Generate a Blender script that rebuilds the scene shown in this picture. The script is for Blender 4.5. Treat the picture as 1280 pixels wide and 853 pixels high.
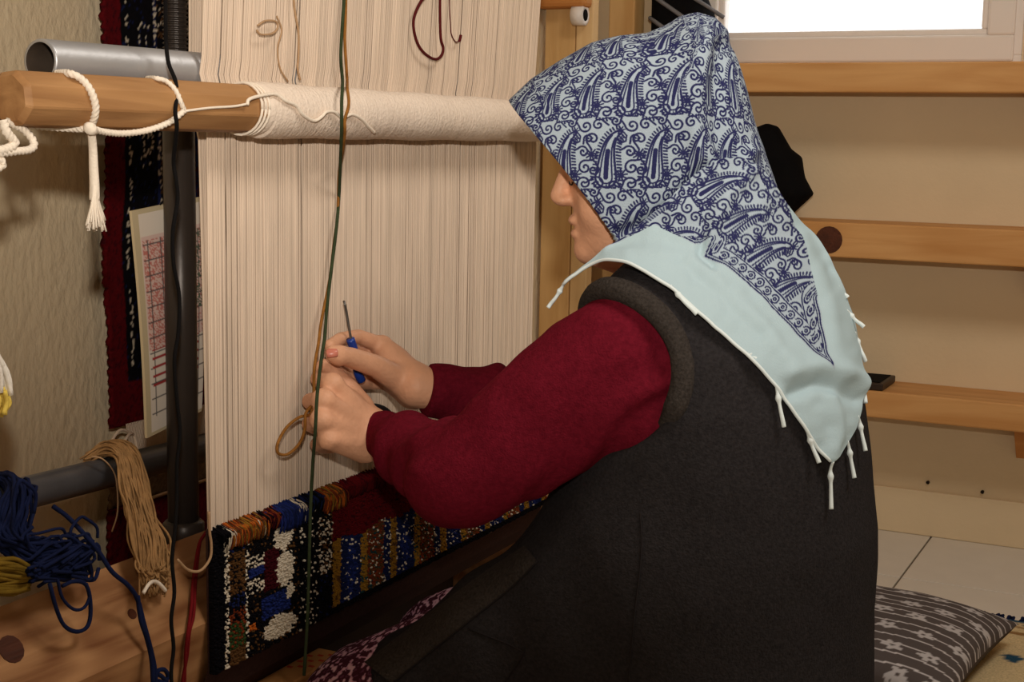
import bpy, math, random
import numpy as np
from mathutils import Matrix, Vector

# ------------------------------------------------------------------ camera
for o in list(bpy.data.objects):
    bpy.data.objects.remove(o)
scene = bpy.context.scene
COL = scene.collection
FPX, CX, CY, EYE = 1778.0, 640.0, 426.5, 0.95
PITCH = math.atan((426.5 - 177) / FPX)
ROLL = math.atan(0.02)
YAW = math.radians(26.0)          # room axes: x away from the loom wall, y towards the shelf wall
Fv = np.array([-math.sin(YAW) * math.cos(PITCH), math.cos(YAW) * math.cos(PITCH), -math.sin(PITCH)])
R0 = np.array([math.cos(YAW), math.sin(YAW), 0.0])
U0 = np.cross(R0, Fv)
Rv = math.cos(ROLL) * R0 + math.sin(ROLL) * U0
Uv = -math.sin(ROLL) * R0 + math.cos(ROLL) * U0
CAM = np.array([0.0, 0.0, EYE])
cd = bpy.data.cameras.new('camera')
cd.sensor_width = 36.0
cd.lens = FPX / 1280 * 36.0
cd.clip_start = 0.02
cam = bpy.data.objects.new('camera', cd)
COL.objects.link(cam)
M = Matrix.Identity(4)
for i in range(3):
    M[i][0], M[i][1], M[i][2], M[i][3] = Rv[i], Uv[i], -Fv[i], CAM[i]
cam.matrix_world = M
scene.camera = cam

# ------------------------------------------------------------------ light
scene.view_settings.view_transform = 'Standard'
scene.view_settings.look = 'None'
scene.view_settings.gamma = 1.0
scene.view_settings.use_curve_mapping = False
scene.view_settings.exposure = 0.0
world = bpy.data.worlds.new('world')
scene.world = world
world.use_nodes = True
bg = world.node_tree.nodes['Background']
bg.inputs['Color'].default_value = (0.95, 0.98, 1.0, 1)
bg.inputs['Strength'].default_value = 2.2


def area_light(name, loc, target, size, power, color):
    d = bpy.data.lights.new(name, 'AREA')
    d.shape = 'DISK'
    d.size = size
    d.energy = power
    d.color = color
    o = bpy.data.objects.new(name, d)
    o.location = loc
    o.rotation_euler = (Vector(target) - Vector(loc)).to_track_quat('-Z', 'Y').to_euler()
    COL.objects.link(o)
    return o


fd = bpy.data.lights.new('camera_flash_offscreen', 'SPOT')
fd.energy = 92.0
fd.color = (1.0, 0.93, 0.83)
fd.spot_size = math.radians(90)
fd.spot_blend = 1.0
fd.shadow_soft_size = 0.022
fo_ = bpy.data.objects.new('camera_flash_offscreen', fd)
fo_.location = (0.0, 0.0, EYE + 0.19)
fo_.rotation_euler = Vector((-0.44, 0.88, 0.25)).to_track_quat('-Z', 'Y').to_euler()
COL.objects.link(fo_)
# the room's one ceiling lamp, above the frame in the middle of the ceiling
area_light('ceiling_lamp_offscreen', (0.5, 1.3, 2.57), (0.5, 1.3, 0), 0.9, 30.0, (1.0, 0.93, 0.84))


# ------------------------------------------------------------------ pixel helpers (directions only)
def ray(px, py):
    return Fv + (px - CX) / FPX * Rv - (py - CY) / FPX * Uv


def on_x(px, py, x):
    d = ray(px, py)
    return CAM + d * ((x - CAM[0]) / d[0])


def on_y(px, py, y):
    d = ray(px, py)
    return CAM + d * ((y - CAM[1]) / d[1])


def on_z(px, py, z):
    d = ray(px, py)
    return CAM + d * ((z - CAM[2]) / d[2])


def pix(P):
    v = np.asarray(P) - CAM
    z = v @ Fv
    return CX + FPX * (v @ Rv) / z, CY - FPX * (v @ Uv) / z


# ------------------------------------------------------------------ materials
MATS = {}


def lin(c):
    return tuple(((x / 255) / 12.92 if x / 255 <= 0.04045 else ((x / 255 + 0.055) / 1.055) ** 2.4) for x in c)


def mat(name, rgb=(128, 128, 128), rough=0.7, metal=0.0, spec=0.3, var=0.0, scale=20, stretch=(1, 1, 1),
        bump=0.0, bscale=60, bstretch=(1, 1, 1), rgb2=None, attr=None, sheen=0.0, emit=0.0, detail=4, lo=0.3, hi=0.7,
        alpha=None, trans=0.0):
    m = bpy.data.materials.new(name)
    m.use_nodes = True
    nt = m.node_tree
    n = nt.nodes
    b = n['Principled BSDF']
    b.inputs['Roughness'].default_value = rough
    b.inputs['Metallic'].default_value = metal
    b.inputs['Specular IOR Level'].default_value = spec
    if sheen:
        b.inputs['Sheen Weight'].default_value = sheen
        b.inputs['Sheen Roughness'].default_value = 0.5
    if trans:
        b.inputs['Alpha'].default_value = 1 - trans
    tc = n.new('ShaderNodeTexCoord')

    def noise(sc, st, det=detail):
        mp = n.new('ShaderNodeMapping')
        mp.inputs['Scale'].default_value = st
        nt.links.new(tc.outputs['Object'], mp.inputs['Vector'])
        t = n.new('ShaderNodeTexNoise')
        t.inputs['Scale'].default_value = sc
        t.inputs['Detail'].default_value = det
        nt.links.new(mp.outputs['Vector'], t.inputs['Vector'])
        return t
    c1 = lin(rgb)
    src = None
    if attr:
        a = n.new('ShaderNodeAttribute')
        a.attribute_name = attr
        src = a.outputs['Color']
    if var or rgb2:
        c2 = lin(rgb2) if rgb2 else tuple(x * (1 - var) for x in c1)
        t = noise(scale, stretch)
        r = n.new('ShaderNodeMapRange')
        r.inputs['From Min'].default_value = lo
        r.inputs['From Max'].default_value = hi
        nt.links.new(t.outputs['Fac'], r.inputs['Value'])
        mx = n.new('ShaderNodeMix')
        mx.data_type = 'RGBA'
        if src is not None:
            mx.blend_type = 'MULTIPLY'
            mx.inputs[7].default_value = (1 - var, 1 - var, 1 - var, 1)
            nt.links.new(src, mx.inputs[6])
        else:
            mx.inputs[6].default_value = (*c1, 1)
            mx.inputs[7].default_value = (*c2, 1)
        nt.links.new(r.outputs['Result'], mx.inputs[0])
        src = mx.outputs[2]
    if src is not None:
        nt.links.new(src, b.inputs['Base Color'])
    else:
        b.inputs['Base Color'].default_value = (*c1, 1)
    if emit:
        b.inputs['Emission Color'].default_value = (*c1, 1)
        b.inputs['Emission Strength'].default_value = emit
    if bump:
        t = noise(bscale, bstretch)
        bp = n.new('ShaderNodeBump')
        bp.inputs['Strength'].default_value = 1.0
        bp.inputs['Distance'].default_value = bump
        nt.links.new(t.outputs['Fac'], bp.inputs['Height'])
        nt.links.new(bp.outputs['Normal'], b.inputs['Normal'])
    MATS[name] = m
    return m


def wood(name, rgb, rgb2, axis, scale=6, knots=(), rough=0.6, rings=22, along=0.5, ringw=0.45):
    """long-grained wood, grain along axis (0 x, 1 y, 2 z), rings from distorted waves"""
    m = mat(name, rgb, rough=rough, spec=0.25)
    nt = m.node_tree
    n = nt.nodes
    b = n['Principled BSDF']
    tc = n['Texture Coordinate']
    st = [9.0, 9.0, 9.0]
    st[axis] = 0.8
    mp = n.new('ShaderNodeMapping')
    mp.inputs['Scale'].default_value = st
    nt.links.new(tc.outputs['Object'], mp.inputs['Vector'])
    t1 = n.new('ShaderNodeTexNoise')
    t1.inputs['Scale'].default_value = scale
    t1.inputs['Detail'].default_value = 5
    t1.inputs['Distortion'].default_value = 1.2
    nt.links.new(mp.outputs['Vector'], t1.inputs['Vector'])
    st2 = [2.2, 2.2, 2.2]
    st2[axis] = along
    mp2 = n.new('ShaderNodeMapping')
    mp2.inputs['Scale'].default_value = st2
    nt.links.new(tc.outputs['Object'], mp2.inputs['Vector'])
    t2 = n.new('ShaderNodeTexNoise')
    t2.inputs['Scale'].default_value = scale
    t2.inputs['Detail'].default_value = 2
    nt.links.new(mp2.outputs['Vector'], t2.inputs['Vector'])
    wv = n.new('ShaderNodeMath')
    wv.operation = 'MULTIPLY'
    wv.inputs[1].default_value = rings
    nt.links.new(t2.outputs['Fac'], wv.inputs[0])
    sn = n.new('ShaderNodeMath')
    sn.operation = 'SINE'
    nt.links.new(wv.outputs[0], sn.inputs[0])
    mr = n.new('ShaderNodeMapRange')
    mr.inputs['From Min'].default_value = -1
    mr.inputs['From Max'].default_value = 1
    nt.links.new(sn.outputs[0], mr.inputs['Value'])
    ad = n.new('ShaderNodeMath')
    ad.operation = 'MULTIPLY_ADD'
    ad.inputs[1].default_value = ringw
    nt.links.new(mr.outputs[0], ad.inputs[0])
    mr2 = n.new('ShaderNodeMapRange')
    mr2.inputs['From Min'].default_value = 0.3
    mr2.inputs['From Max'].default_value = 0.7
    mr2.inputs['To Max'].default_value = 0.55
    nt.links.new(t1.outputs['Fac'], mr2.inputs['Value'])
    nt.links.new(mr2.outputs[0], ad.inputs[2])
    mx = n.new('ShaderNodeMix')
    mx.data_type = 'RGBA'
    mx.inputs[6].default_value = (*lin(rgb), 1)
    mx.inputs[7].default_value = (*lin(rgb2), 1)
    nt.links.new(ad.outputs[0], mx.inputs[0])
    nt.links.new(mx.outputs[2], b.inputs['Base Color'])
    bp = n.new('ShaderNodeBump')
    bp.inputs['Distance'].default_value = 0.0012
    nt.links.new(t1.outputs['Fac'], bp.inputs['Height'])
    nt.links.new(bp.outputs['Normal'], b.inputs['Normal'])
    return m


# ------------------------------------------------------------------ mesh helpers
def link(name, verts, faces, m, parent=None, smooth=False, colors=None):
    me = bpy.data.meshes.new(name)
    if isinstance(verts, np.ndarray):
        verts = verts.astype(float)
    if isinstance(faces, np.ndarray):
        k = faces.shape[1]
        me.vertices.add(len(verts))
        me.vertices.foreach_set('co', np.ascontiguousarray(verts, dtype=np.float32).ravel())
        me.loops.add(faces.size)
        me.loops.foreach_set('vertex_index', np.ascontiguousarray(faces, dtype=np.int32).ravel())
        me.polygons.add(len(faces))
        me.polygons.foreach_set('loop_start', np.arange(0, faces.size, k, dtype=np.int32))
        me.update(calc_edges=True)
        me.validate()
    else:
        me.from_pydata([tuple(map(float, v)) for v in verts], [], faces)
        me.update()
    if colors is not None:
        a = me.color_attributes.new('Col', 'FLOAT_COLOR', 'POINT')
        c = np.ones((len(verts), 4), dtype=np.float32)
        c[:, :3] = colors
        a.data.foreach_set('color', c.ravel())
    if smooth:
        me.polygons.foreach_set('use_smooth', np.ones(len(me.polygons), dtype=bool))
    if m is not None:
        me.materials.append(MATS[m] if isinstance(m, str) else m)
    o = bpy.data.objects.new(name, me)
    COL.objects.link(o)
    if parent is not None:
        o.parent = parent
    return o


def shift_origin(o):
    """origin at the base of a single-mesh thing"""
    me = o.data
    co = np.empty(len(me.vertices) * 3, dtype=np.float32)
    me.vertices.foreach_get('co', co)
    co = co.reshape(-1, 3)
    base = np.array([(co[:, 0].min() + co[:, 0].max()) / 2, (co[:, 1].min() + co[:, 1].max()) / 2, co[:, 2].min()])
    return base


def tag(o, label, cat, group=None):
    o['label'] = label
    o['category'] = cat
    if group:
        o['group'] = group
    return o


def struct(o, label=None, cat=None):
    o['kind'] = 'structure'
    if label:
        o['label'] = label
    if cat:
        o['category'] = cat
    return o


def thing(name, label, cat, group=None):
    o = bpy.data.objects.new(name, None)
    o.empty_display_size = 0.05
    COL.objects.link(o)
    return tag(o, label, cat, group)


class MB:
    def __init__(s):
        s.v = []
        s.f = []

    def add(s, v, f):
        k = len(s.v)
        s.v += [tuple(map(float, p)) for p in v]
        s.f += [tuple(i + k for i in q) for q in f]
        return s

    def box(s, lo, hi, bev=0.0):
        x0, y0, z0 = lo
        x1, y1, z1 = hi
        if bev <= 0:
            v = [(x, y, z) for x in (x0, x1) for y in (y0, y1) for z in (z0, z1)]
            f = [(0, 1, 3, 2), (4, 6, 7, 5), (0, 4, 5, 1), (2, 3, 7, 6), (0, 2, 6, 4), (1, 5, 7, 3)]
            return s.add(v, f)
        import bmesh
        bm = bmesh.new()
        r = bmesh.ops.create_cube(bm, size=1.0)
        for q in bm.verts:
            q.co = Vector(((x0 + x1) / 2 + q.co.x * (x1 - x0), (y0 + y1) / 2 + q.co.y * (y1 - y0), (z0 + z1) / 2 + q.co.z * (z1 - z0)))
        bmesh.ops.bevel(bm, geom=bm.edges[:], offset=bev, segments=2, profile=0.5, affect='EDGES')
        bm.verts.index_update()
        s.add([q.co for q in bm.verts], [tuple(q.index for q in p.verts) for p in bm.faces])
        bm.free()
        return s

    def build(s, name, m, parent=None, smooth=False, colors=None):
        return link(name, s.v, s.f, m, parent, smooth, colors)


def catmull(P, k=6):
    P = np.asarray(P, float)
    if len(P) < 3:
        t = np.linspace(0, 1, k + 1)[:, None]
        return P[0] * (1 - t) + P[-1] * t
    Q = np.vstack([2 * P[0] - P[1], P, 2 * P[-1] - P[-2]])
    out = []
    for i in range(1, len(Q) - 2):
        p0, p1, p2, p3 = Q[i - 1], Q[i], Q[i + 1], Q[i + 2]
        t = np.linspace(0, 1, k, endpoint=False)[:, None]
        out.append(0.5 * (2 * p1 + (p2 - p0) * t + (2 * p0 - 5 * p1 + 4 * p2 - p3) * t ** 2 + (3 * p1 - p0 - 3 * p2 + p3) * t ** 3))
    out.append(P[-1:])
    return np.vstack(out)


def tube_geo(P, r, sides=8, caps=True, twist=0.0, lobes=0):
    P = np.asarray(P, float)
    n = len(P)
    r = np.broadcast_to(np.asarray(r, float), (n,))
    T = np.gradient(P, axis=0)
    T /= np.linalg.norm(T, axis=1, keepdims=True) + 1e-12
    ref = np.array([0, 0, 1.0]) if abs(T[0][2]) < 0.9 else np.array([1.0, 0, 0])
    N = np.cross(T[0], ref)
    N /= np.linalg.norm(N)
    V = []
    L = 0.0
    ang = np.linspace(0, 2 * math.pi, sides, endpoint=False)
    for i in range(n):
        if i:
            L += np.linalg.norm(P[i] - P[i - 1])
            N = N - T[i] * (N @ T[i])
            N /= np.linalg.norm(N) + 1e-12
        B = np.cross(T[i], N)
        a = ang + twist * L
        rr = r[i] * (1 + (0.16 * np.cos(lobes * ang) if lobes else 0 * ang))
        V.append(P[i] + rr[:, None] * (np.cos(a)[:, None] * N + np.sin(a)[:, None] * B))
    V = np.vstack(V)
    F = []
    for i in range(n - 1):
        for j in range(sides):
            a, b = i * sides + j, i * sides + (j + 1) % sides
            F.append((a, b, b + sides, a + sides))
    if caps:
        F.append(tuple(range(sides - 1, -1, -1)))
        F.append(tuple((n - 1) * sides + j for j in range(sides)))
    return V, F


def tube(name, P, r, m, parent=None, sides=8, k=6, twist=0.0, lobes=0, raw=False):
    P = np.asarray(P, float) if raw else catmull(P, k)
    V, F = tube_geo(P, r, sides, True, twist, lobes)
    return link(name, V, F, m, parent, smooth=True)


def sweep_section(name, sec, axis_pts, m, parent=None, smooth=False):
    """prism: 2D section (x,z) swept along y between y0 and y1"""
    y0, y1 = axis_pts
    k = len(sec)
    v = [(x, y0, z) for x, z in sec] + [(x, y1, z) for x, z in sec]
    f = [(i, (i + 1) % k, k + (i + 1) % k, k + i) for i in range(k)]
    f += [tuple(range(k - 1, -1, -1)), tuple(range(k, 2 * k))]
    return link(name, v, f, m, parent, smooth)


# ------------------------------------------------------------------ implicit surfaces
def smin(a, b, k):
    h = np.clip(0.5 + 0.5 * (b - a) / k, 0, 1)
    return b * (1 - h) + a * h - k * h * (1 - h)


def smax(a, b, k):
    return -smin(-a, -b, k)


def cone(p, a, b, ra, rb):
    a = np.asarray(a, np.float32)
    b = np.asarray(b, np.float32)
    ba = b - a
    h = np.clip(((p - a) @ ba) / (ba @ ba), 0, 1)
    q = p - a - h[..., None] * ba
    return np.sqrt((q * q).sum(-1)) - (ra + (rb - ra) * h)


def ellipsoid(p, c, r, rot=None):
    q = p - np.asarray(c, np.float32)
    if rot is not None:
        q = q @ np.asarray(rot, np.float32)
    r = np.asarray(r, np.float32)
    k0 = np.sqrt(((q / r) ** 2).sum(-1))
    k1 = np.sqrt(((q / (r * r)) ** 2).sum(-1)) + 1e-9
    return k0 * (k0 - 1) / k1


def surface_nets(f, lo, hi, h):
    lo = np.asarray(lo, float)
    n = np.ceil((np.asarray(hi, float) - lo) / h).astype(int) + 1
    ax = [lo[i] + h * np.arange(n[i]) for i in range(3)]
    # evaluate blocks of 4x4x4 samples near the surface only
    B = 4
    nb = -(-n // B)
    n = nb * B
    ax = [lo[i] + h * np.arange(n[i]) for i in range(3)]
    cen = np.stack(np.meshgrid(*[lo[i] + h * (B * np.arange(nb[i]) + (B - 1) / 2) for i in range(3)], indexing='ij'), -1).astype(np.float32)
    cv = f(cen.reshape(-1, 3)).reshape(nb)
    vals = np.repeat(np.repeat(np.repeat(np.where(cv < 0, -1, 1).astype(np.float32), B, 0), B, 1), B, 2)
    K = np.argwhere(np.abs(cv) < B * h * 1.6 + 0.008)
    off = np.stack(np.meshgrid(*[np.arange(B)] * 3, indexing='ij'), -1).reshape(-1, 3)
    for c0 in range(0, len(K), 16000):
        G_ = (K[c0:c0 + 16000, None, :] * B + off[None]).reshape(-1, 3)
        pts = (lo + h * G_).astype(np.float32)
        vals[G_[:, 0], G_[:, 1], G_[:, 2]] = f(pts)
    s = vals < 0
    c = np.zeros(n - 1, np.int8)
    for dx in (0, 1):
        for dy in (0, 1):
            for dz in (0, 1):
                c += s[dx:n[0] - 1 + dx, dy:n[1] - 1 + dy, dz:n[2] - 1 + dz]
    act = (c > 0) & (c < 8)
    I = np.argwhere(act)
    idx = np.full(n - 1, -1, np.int64)
    idx[act] = np.arange(len(I))
    acc = np.zeros((len(I), 3))
    cnt = np.zeros(len(I))
    corners = [(x, y, z) for x in (0, 1) for y in (0, 1) for z in (0, 1)]
    for a in corners:
        for d in range(3):
            if a[d]:
                continue
            b = list(a)
            b[d] = 1
            va = vals[I[:, 0] + a[0], I[:, 1] + a[1], I[:, 2] + a[2]]
            vb = vals[I[:, 0] + b[0], I[:, 1] + b[1], I[:, 2] + b[2]]
            mk = (va < 0) != (vb < 0)
            t = np.where(mk, va / np.where(mk, va - vb, 1), 0)
            p = np.tile(np.array(a, float), (len(I), 1))
            p[:, d] = t
            acc += p * mk[:, None]
            cnt += mk
    V = lo + h * (I + acc / cnt[:, None])
    F = []
    for d in range(3):
        e, g = (d + 1) % 3, (d + 2) % 3
        sl0 = [slice(None)] * 3
        sl1 = [slice(None)] * 3
        sl0[d] = slice(0, n[d] - 1)
        sl1[d] = slice(1, n[d])
        sl0[e] = sl1[e] = slice(1, n[e] - 1)
        sl0[g] = sl1[g] = slice(1, n[g] - 1)
        a, b = s[tuple(sl0)], s[tuple(sl1)]
        for flip in (0, 1):
            J = np.argwhere((a & ~b) if not flip else (~a & b))
            if not len(J):
                continue
            J[:, e] += 1
            J[:, g] += 1
            q = []
            for de, dg in ((-1, -1), (0, -1), (0, 0), (-1, 0)):
                K = J.copy()
                K[:, e] += de
                K[:, g] += dg
                q.append(idx[K[:, 0], K[:, 1], K[:, 2]])
            q = np.stack(q, 1)
            F.append(q[:, ::-1] if flip else q)
    F = np.vstack(F)
    return V, F


def smooth_mesh(V, F, it=2, lam=0.5):
    for _ in range(it):
        acc = np.zeros_like(V)
        cnt = np.zeros(len(V))
        for i in range(4):
            a, b = F[:, i], F[:, (i + 1) % 4]
            np.add.at(acc, a, V[b])
            np.add.at(acc, b, V[a])
            np.add.at(cnt, a, 1)
            np.add.at(cnt, b, 1)
        V = V + lam * (acc / np.maximum(cnt, 1)[:, None] - V)
    return V


def normals(V, F):
    N = np.cross(V[F[:, 2]] - V[F[:, 0]], V[F[:, 3]] - V[F[:, 1]])
    out = np.zeros_like(V)
    for i in range(4):
        np.add.at(out, F[:, i], N)
    return out / (np.linalg.norm(out, axis=1, keepdims=True) + 1e-12)


def subdivide(V, F):
    E = np.stack([F, np.roll(F, -1, 1)], -1).reshape(-1, 2)
    E.sort(1)
    u, inv = np.unique(E, axis=0, return_inverse=True)
    inv = inv.reshape(-1, 4)
    n = len(V)
    mid = V[u].mean(1)
    cen = V[F].mean(1)
    c = n + len(u) + np.arange(len(F))
    m = n + inv
    Fs = []
    for i in range(4):
        Fs.append(np.stack([F[:, i], m[:, i], c, m[:, (i + 3) % 4]], 1))
    return np.vstack([V, mid, cen]), np.vstack(Fs)


def vnoise(p, seed=0):
    """smooth value noise in numpy, -1..1"""
    rs = np.random.RandomState(seed)
    tab = rs.rand(4096).astype(np.float32) * 2 - 1
    i = np.floor(p).astype(np.int64)
    f = (p - i).astype(np.float32)
    f = f * f * (3 - 2 * f)
    out = 0
    for dx in (0, 1):
        for dy in (0, 1):
            for dz in (0, 1):
                h = ((i[..., 0] + dx) * 73856093 ^ (i[..., 1] + dy) * 19349663 ^ (i[..., 2] + dz) * 83492791) & 4095
                w = (f[..., 0] if dx else 1 - f[..., 0]) * (f[..., 1] if dy else 1 - f[..., 1]) * (f[..., 2] if dz else 1 - f[..., 2])
                out = out + tab[h] * w
    return out


def march(f, px, py, t0=0.9, t1=2.6, off=0.0, steps=110):
    """first point along each pixel's ray where f < off; nearest approach where the ray misses"""
    px = np.asarray(px, float)
    py = np.asarray(py, float)
    d = Fv + ((px - CX) / FPX)[..., None] * Rv - ((py - CY) / FPX)[..., None] * Uv
    d = d / np.linalg.norm(d, axis=-1, keepdims=True)
    t = np.full(px.shape, t0)
    best = np.full(px.shape, 9.0)
    bt = t.copy()
    for _ in range(steps):
        v = f((CAM + d * t[..., None]).astype(np.float32)) - off
        better = v < best
        best = np.where(better, v, best)
        bt = np.where(better, t, bt)
        t = np.minimum(t + np.clip(v * 0.7, -0.02, 0.06), t1)
    hit = np.abs(v) < 0.002
    t = np.where(hit, t, bt)
    return CAM + d * t[..., None]


rnd = random.Random(7)

# ================================================================== materials list
mat('plaster', (234, 214, 180), rough=0.9, spec=0.1, var=0.06, scale=5, bump=0.004, bscale=70, bstretch=(1, 1, 0.6), detail=4)
mat('painted_wall', (232, 209, 172), rough=0.75, spec=0.2, var=0.07, scale=4, bump=0.0006, bscale=90)
mat('grout', (120, 105, 85), rough=0.9, var=0.3, scale=40)
mat('tile', (226, 220, 210), rough=0.25, spec=0.5, var=0.05, scale=14)
mat('white_ceiling', (220, 214, 205), rough=0.9)
mat('pvc', (236, 226, 218), rough=0.35, spec=0.4)
mat('glass', (235, 240, 245), rough=0.05, trans=0.9, spec=0.5)
wood('shelf_wood', (222, 170, 110), (196, 138, 78), 0, 3.0)
wood('board_wood', (222, 182, 124), (196, 150, 92), 2, 3.0)
wood('board_edge', (236, 202, 150), (218, 176, 120), 2, 3.0)
wood('rail_wood', (206, 142, 78), (180, 112, 54), 0, 3.0)
wood('bar_wood', (184, 138, 90), (126, 84, 48), 1, 4.0)
wood('beam_wood', (190, 142, 96), (122, 76, 42), 1, 3.2, rings=42, along=0.9, ringw=0.5)
wood('knot_wood', (92, 48, 28), (66, 34, 22), 1, 12)
mat('dark_wood', (44, 28, 20), rough=0.8, var=0.3, scale=12)
mat('black_cloth', (14, 13, 14), rough=0.95, spec=0.1, bump=0.002, bscale=60)
mat('grey_stripe', (120, 118, 120), rough=0.9)
mat('dark_board', (56, 42, 32), rough=0.5, var=0.2)
mat('steel', (190, 190, 192), rough=0.42, metal=0.6, var=0.25, scale=14, stretch=(1, 0.25, 1), bump=0.0003, bscale=80)
mat('steel_inside', (90, 76, 64), rough=0.7, metal=0.4, var=0.3, scale=40)
mat('dark_steel', (66, 58, 53), rough=0.36, metal=0.25, var=0.3, scale=16, stretch=(1, 1, 0.4), bump=0.0004, bscale=50)
mat('grey_pipe', (92, 90, 92), rough=0.38, metal=0.3, var=0.3, scale=20, bump=0.0004, bscale=50)
mat('warp_cotton', (228, 206, 184), rough=0.95, spec=0.1, var=0.16, scale=60, stretch=(1, 1, 0.15), bump=0.0004, bscale=500)
mat('warp_strand', attr='Col', rough=0.95, spec=0.1, var=0.14, scale=60, stretch=(1, 1, 0.15))
mat('heddle_cotton', (240, 222, 204), rough=0.95, spec=0.1, var=0.06, scale=30, bump=0.0012, bscale=260, bstretch=(1, 1, 1))
mat('white_cotton', (238, 224, 206), rough=0.95, spec=0.1, bump=0.0008, bscale=300)
mat('black_yarn', (20, 18, 18), rough=0.95, spec=0.1, bump=0.0006, bscale=400)
mat('green_yarn', (62, 72, 48), rough=0.95, spec=0.1, var=0.3, scale=90, bump=0.0006, bscale=400)
mat('mustard_yarn', (156, 104, 48), rough=0.95, spec=0.1, var=0.3, scale=90, bump=0.0006, bscale=400)
mat('red_yarn', (112, 22, 26), rough=0.95, spec=0.1, bump=0.0006, bscale=400)
mat('maroon_yarn', (84, 26, 26), rough=0.95, spec=0.1, bump=0.0006, bscale=400)
mat('tan_yarn', (176, 142, 108), rough=0.95, spec=0.1, bump=0.0006, bscale=400)
mat('navy_yarn', (24, 32, 66), rough=0.95, spec=0.1, var=0.3, scale=60, bump=0.0006, bscale=400)
mat('olive_yarn', (132, 104, 36), rough=0.95, spec=0.1, var=0.35, scale=60, bump=0.0006, bscale=400)
mat('jute', (168, 128, 84), rough=0.95, spec=0.1, var=0.4, scale=70, bump=0.0006, bscale=400)
mat('cream_wool', (240, 232, 220), rough=0.95, spec=0.1, bump=0.002, bscale=120)
mat('yellow_wool', (232, 202, 96), rough=0.95, spec=0.1, bump=0.002, bscale=120)
mat('pile', attr='Col', rough=0.95, spec=0.05, var=0.35, scale=260, sheen=0.0)
mat('print', attr='Col', rough=0.9, spec=0.1)
mat('carpet_back', (66, 46, 42), rough=0.95, spec=0.05, var=0.3, scale=160)
mat('kilim', (140, 112, 84), rough=0.95, spec=0.1, var=0.4, scale=120, stretch=(1, 1, 3))
mat('cardboard', (190, 132, 74), rough=0.9, var=0.12, scale=12)
mat('mount', (206, 188, 152), rough=0.9)
mat('red_print', (176, 60, 30), rough=0.9)

# ================================================================== room shell
WALL_X, WALL_Y, CEIL = -1.50, 3.55, 2.60
fl = struct(MB().box((-1.62, -1.0, -0.10), (2.6, 3.67, -0.004)).build('floor', 'grout'))
TS = 0.392
tile_me = None
for i in range(10):
    for j in range(7):
        x0, y0 = -0.56 + TS * (i - 3), 3.158 - TS * (j - 1) - TS
        a, b = max(x0, WALL_X), min(x0 + TS, 2.5)
        if b - a < 0.05 or y0 < 0.6:
            continue
        full = abs(b - a - TS) < 1e-6
        if full and tile_me is not None:
            o = bpy.data.objects.new('tile', tile_me)
            o.location = (x0, y0, 0)
            COL.objects.link(o)
            o.parent = fl
        else:
            g = 0.0022
            o = MB().box((g if full else a - x0 + 0.001, g, -0.008), (b - x0 - g, TS - g, 0.0), 0.0012).build('tile', 'tile', fl)
            o.location = (x0, y0, 0)
            if full:
                tile_me = o.data
struct(MB().box((WALL_X - 0.12, -1.0, -0.1), (WALL_X, WALL_Y + 0.12, CEIL)).build('wall_left', 'plaster'))
# shelf wall with the window opening
wx0, wx1, wz0, wz1 = -1.245, -0.425, 1.152, 2.05
wb = MB()
wb.box((WALL_X, WALL_Y, -0.1), (2.6, WALL_Y + 0.12, wz0))
wb.box((WALL_X, WALL_Y, wz1), (2.6, WALL_Y + 0.12, CEIL))
wb.box((WALL_X, WALL_Y, wz0), (wx0, WALL_Y + 0.12, wz1))
wb.box((wx1, WALL_Y, wz0), (2.6, WALL_Y + 0.12, wz1))
struct(wb.build('wall_back', 'painted_wall'))
struct(MB().box((-1.62, -1.0, CEIL), (2.6, WALL_Y + 0.12, CEIL + 0.1)).build('ceiling', 'white_ceiling'))
struct(MB().box((2.6, -1.12, -0.1), (2.72, WALL_Y + 0.12, CEIL + 0.1)).build('wall_right', 'painted_wall'))
struct(MB().box((-1.62, -1.12, -0.1), (2.6, -1.0, CEIL + 0.1)).build('wall_front', 'painted_wall'))
# tall skirting board of the shelf wall, with two nail holes above its top edge
bb = struct(MB().box((WALL_X, WALL_Y - 0.012, 0.0), (2.5, WALL_Y, 0.113), 0.003).build('baseboard_back', 'painted_wall'))
for px, py in ((1160, 606), (1228, 618)):
    p = on_y(px, py, WALL_Y - 0.001)
    V, F = tube_geo([(p[0], p[1] + 0.004, p[2] + 0.006), (p[0], p[1] - 0.006, p[2] + 0.006)], [0.0038, 0.0044], 10)
    link('nail_head', V, F, 'dark_wood', bb, True)

# window: outer frame, sash, pane
win = bpy.data.objects.new('window_1', None)
COL.objects.link(win)
struct(win, 'white plastic framed window with bright daylight behind', None)


def frame_ring(name, x0, x1, z0, z1, w, y0, y1, m, parent, bev=0.004):
    b = MB()
    b.box((x0, y0, z0), (x1, y1, z0 + w), bev)
    b.box((x0, y0, z1 - w), (x1, y1, z1), bev)
    b.box((x0, y0, z0 + w - 0.002), (x0 + w, y1, z1 - w + 0.002), bev)
    b.box((x1 - w, y0, z0 + w - 0.002), (x1, y1, z1 - w + 0.002), bev)
    return b.build(name, m, parent)


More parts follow.
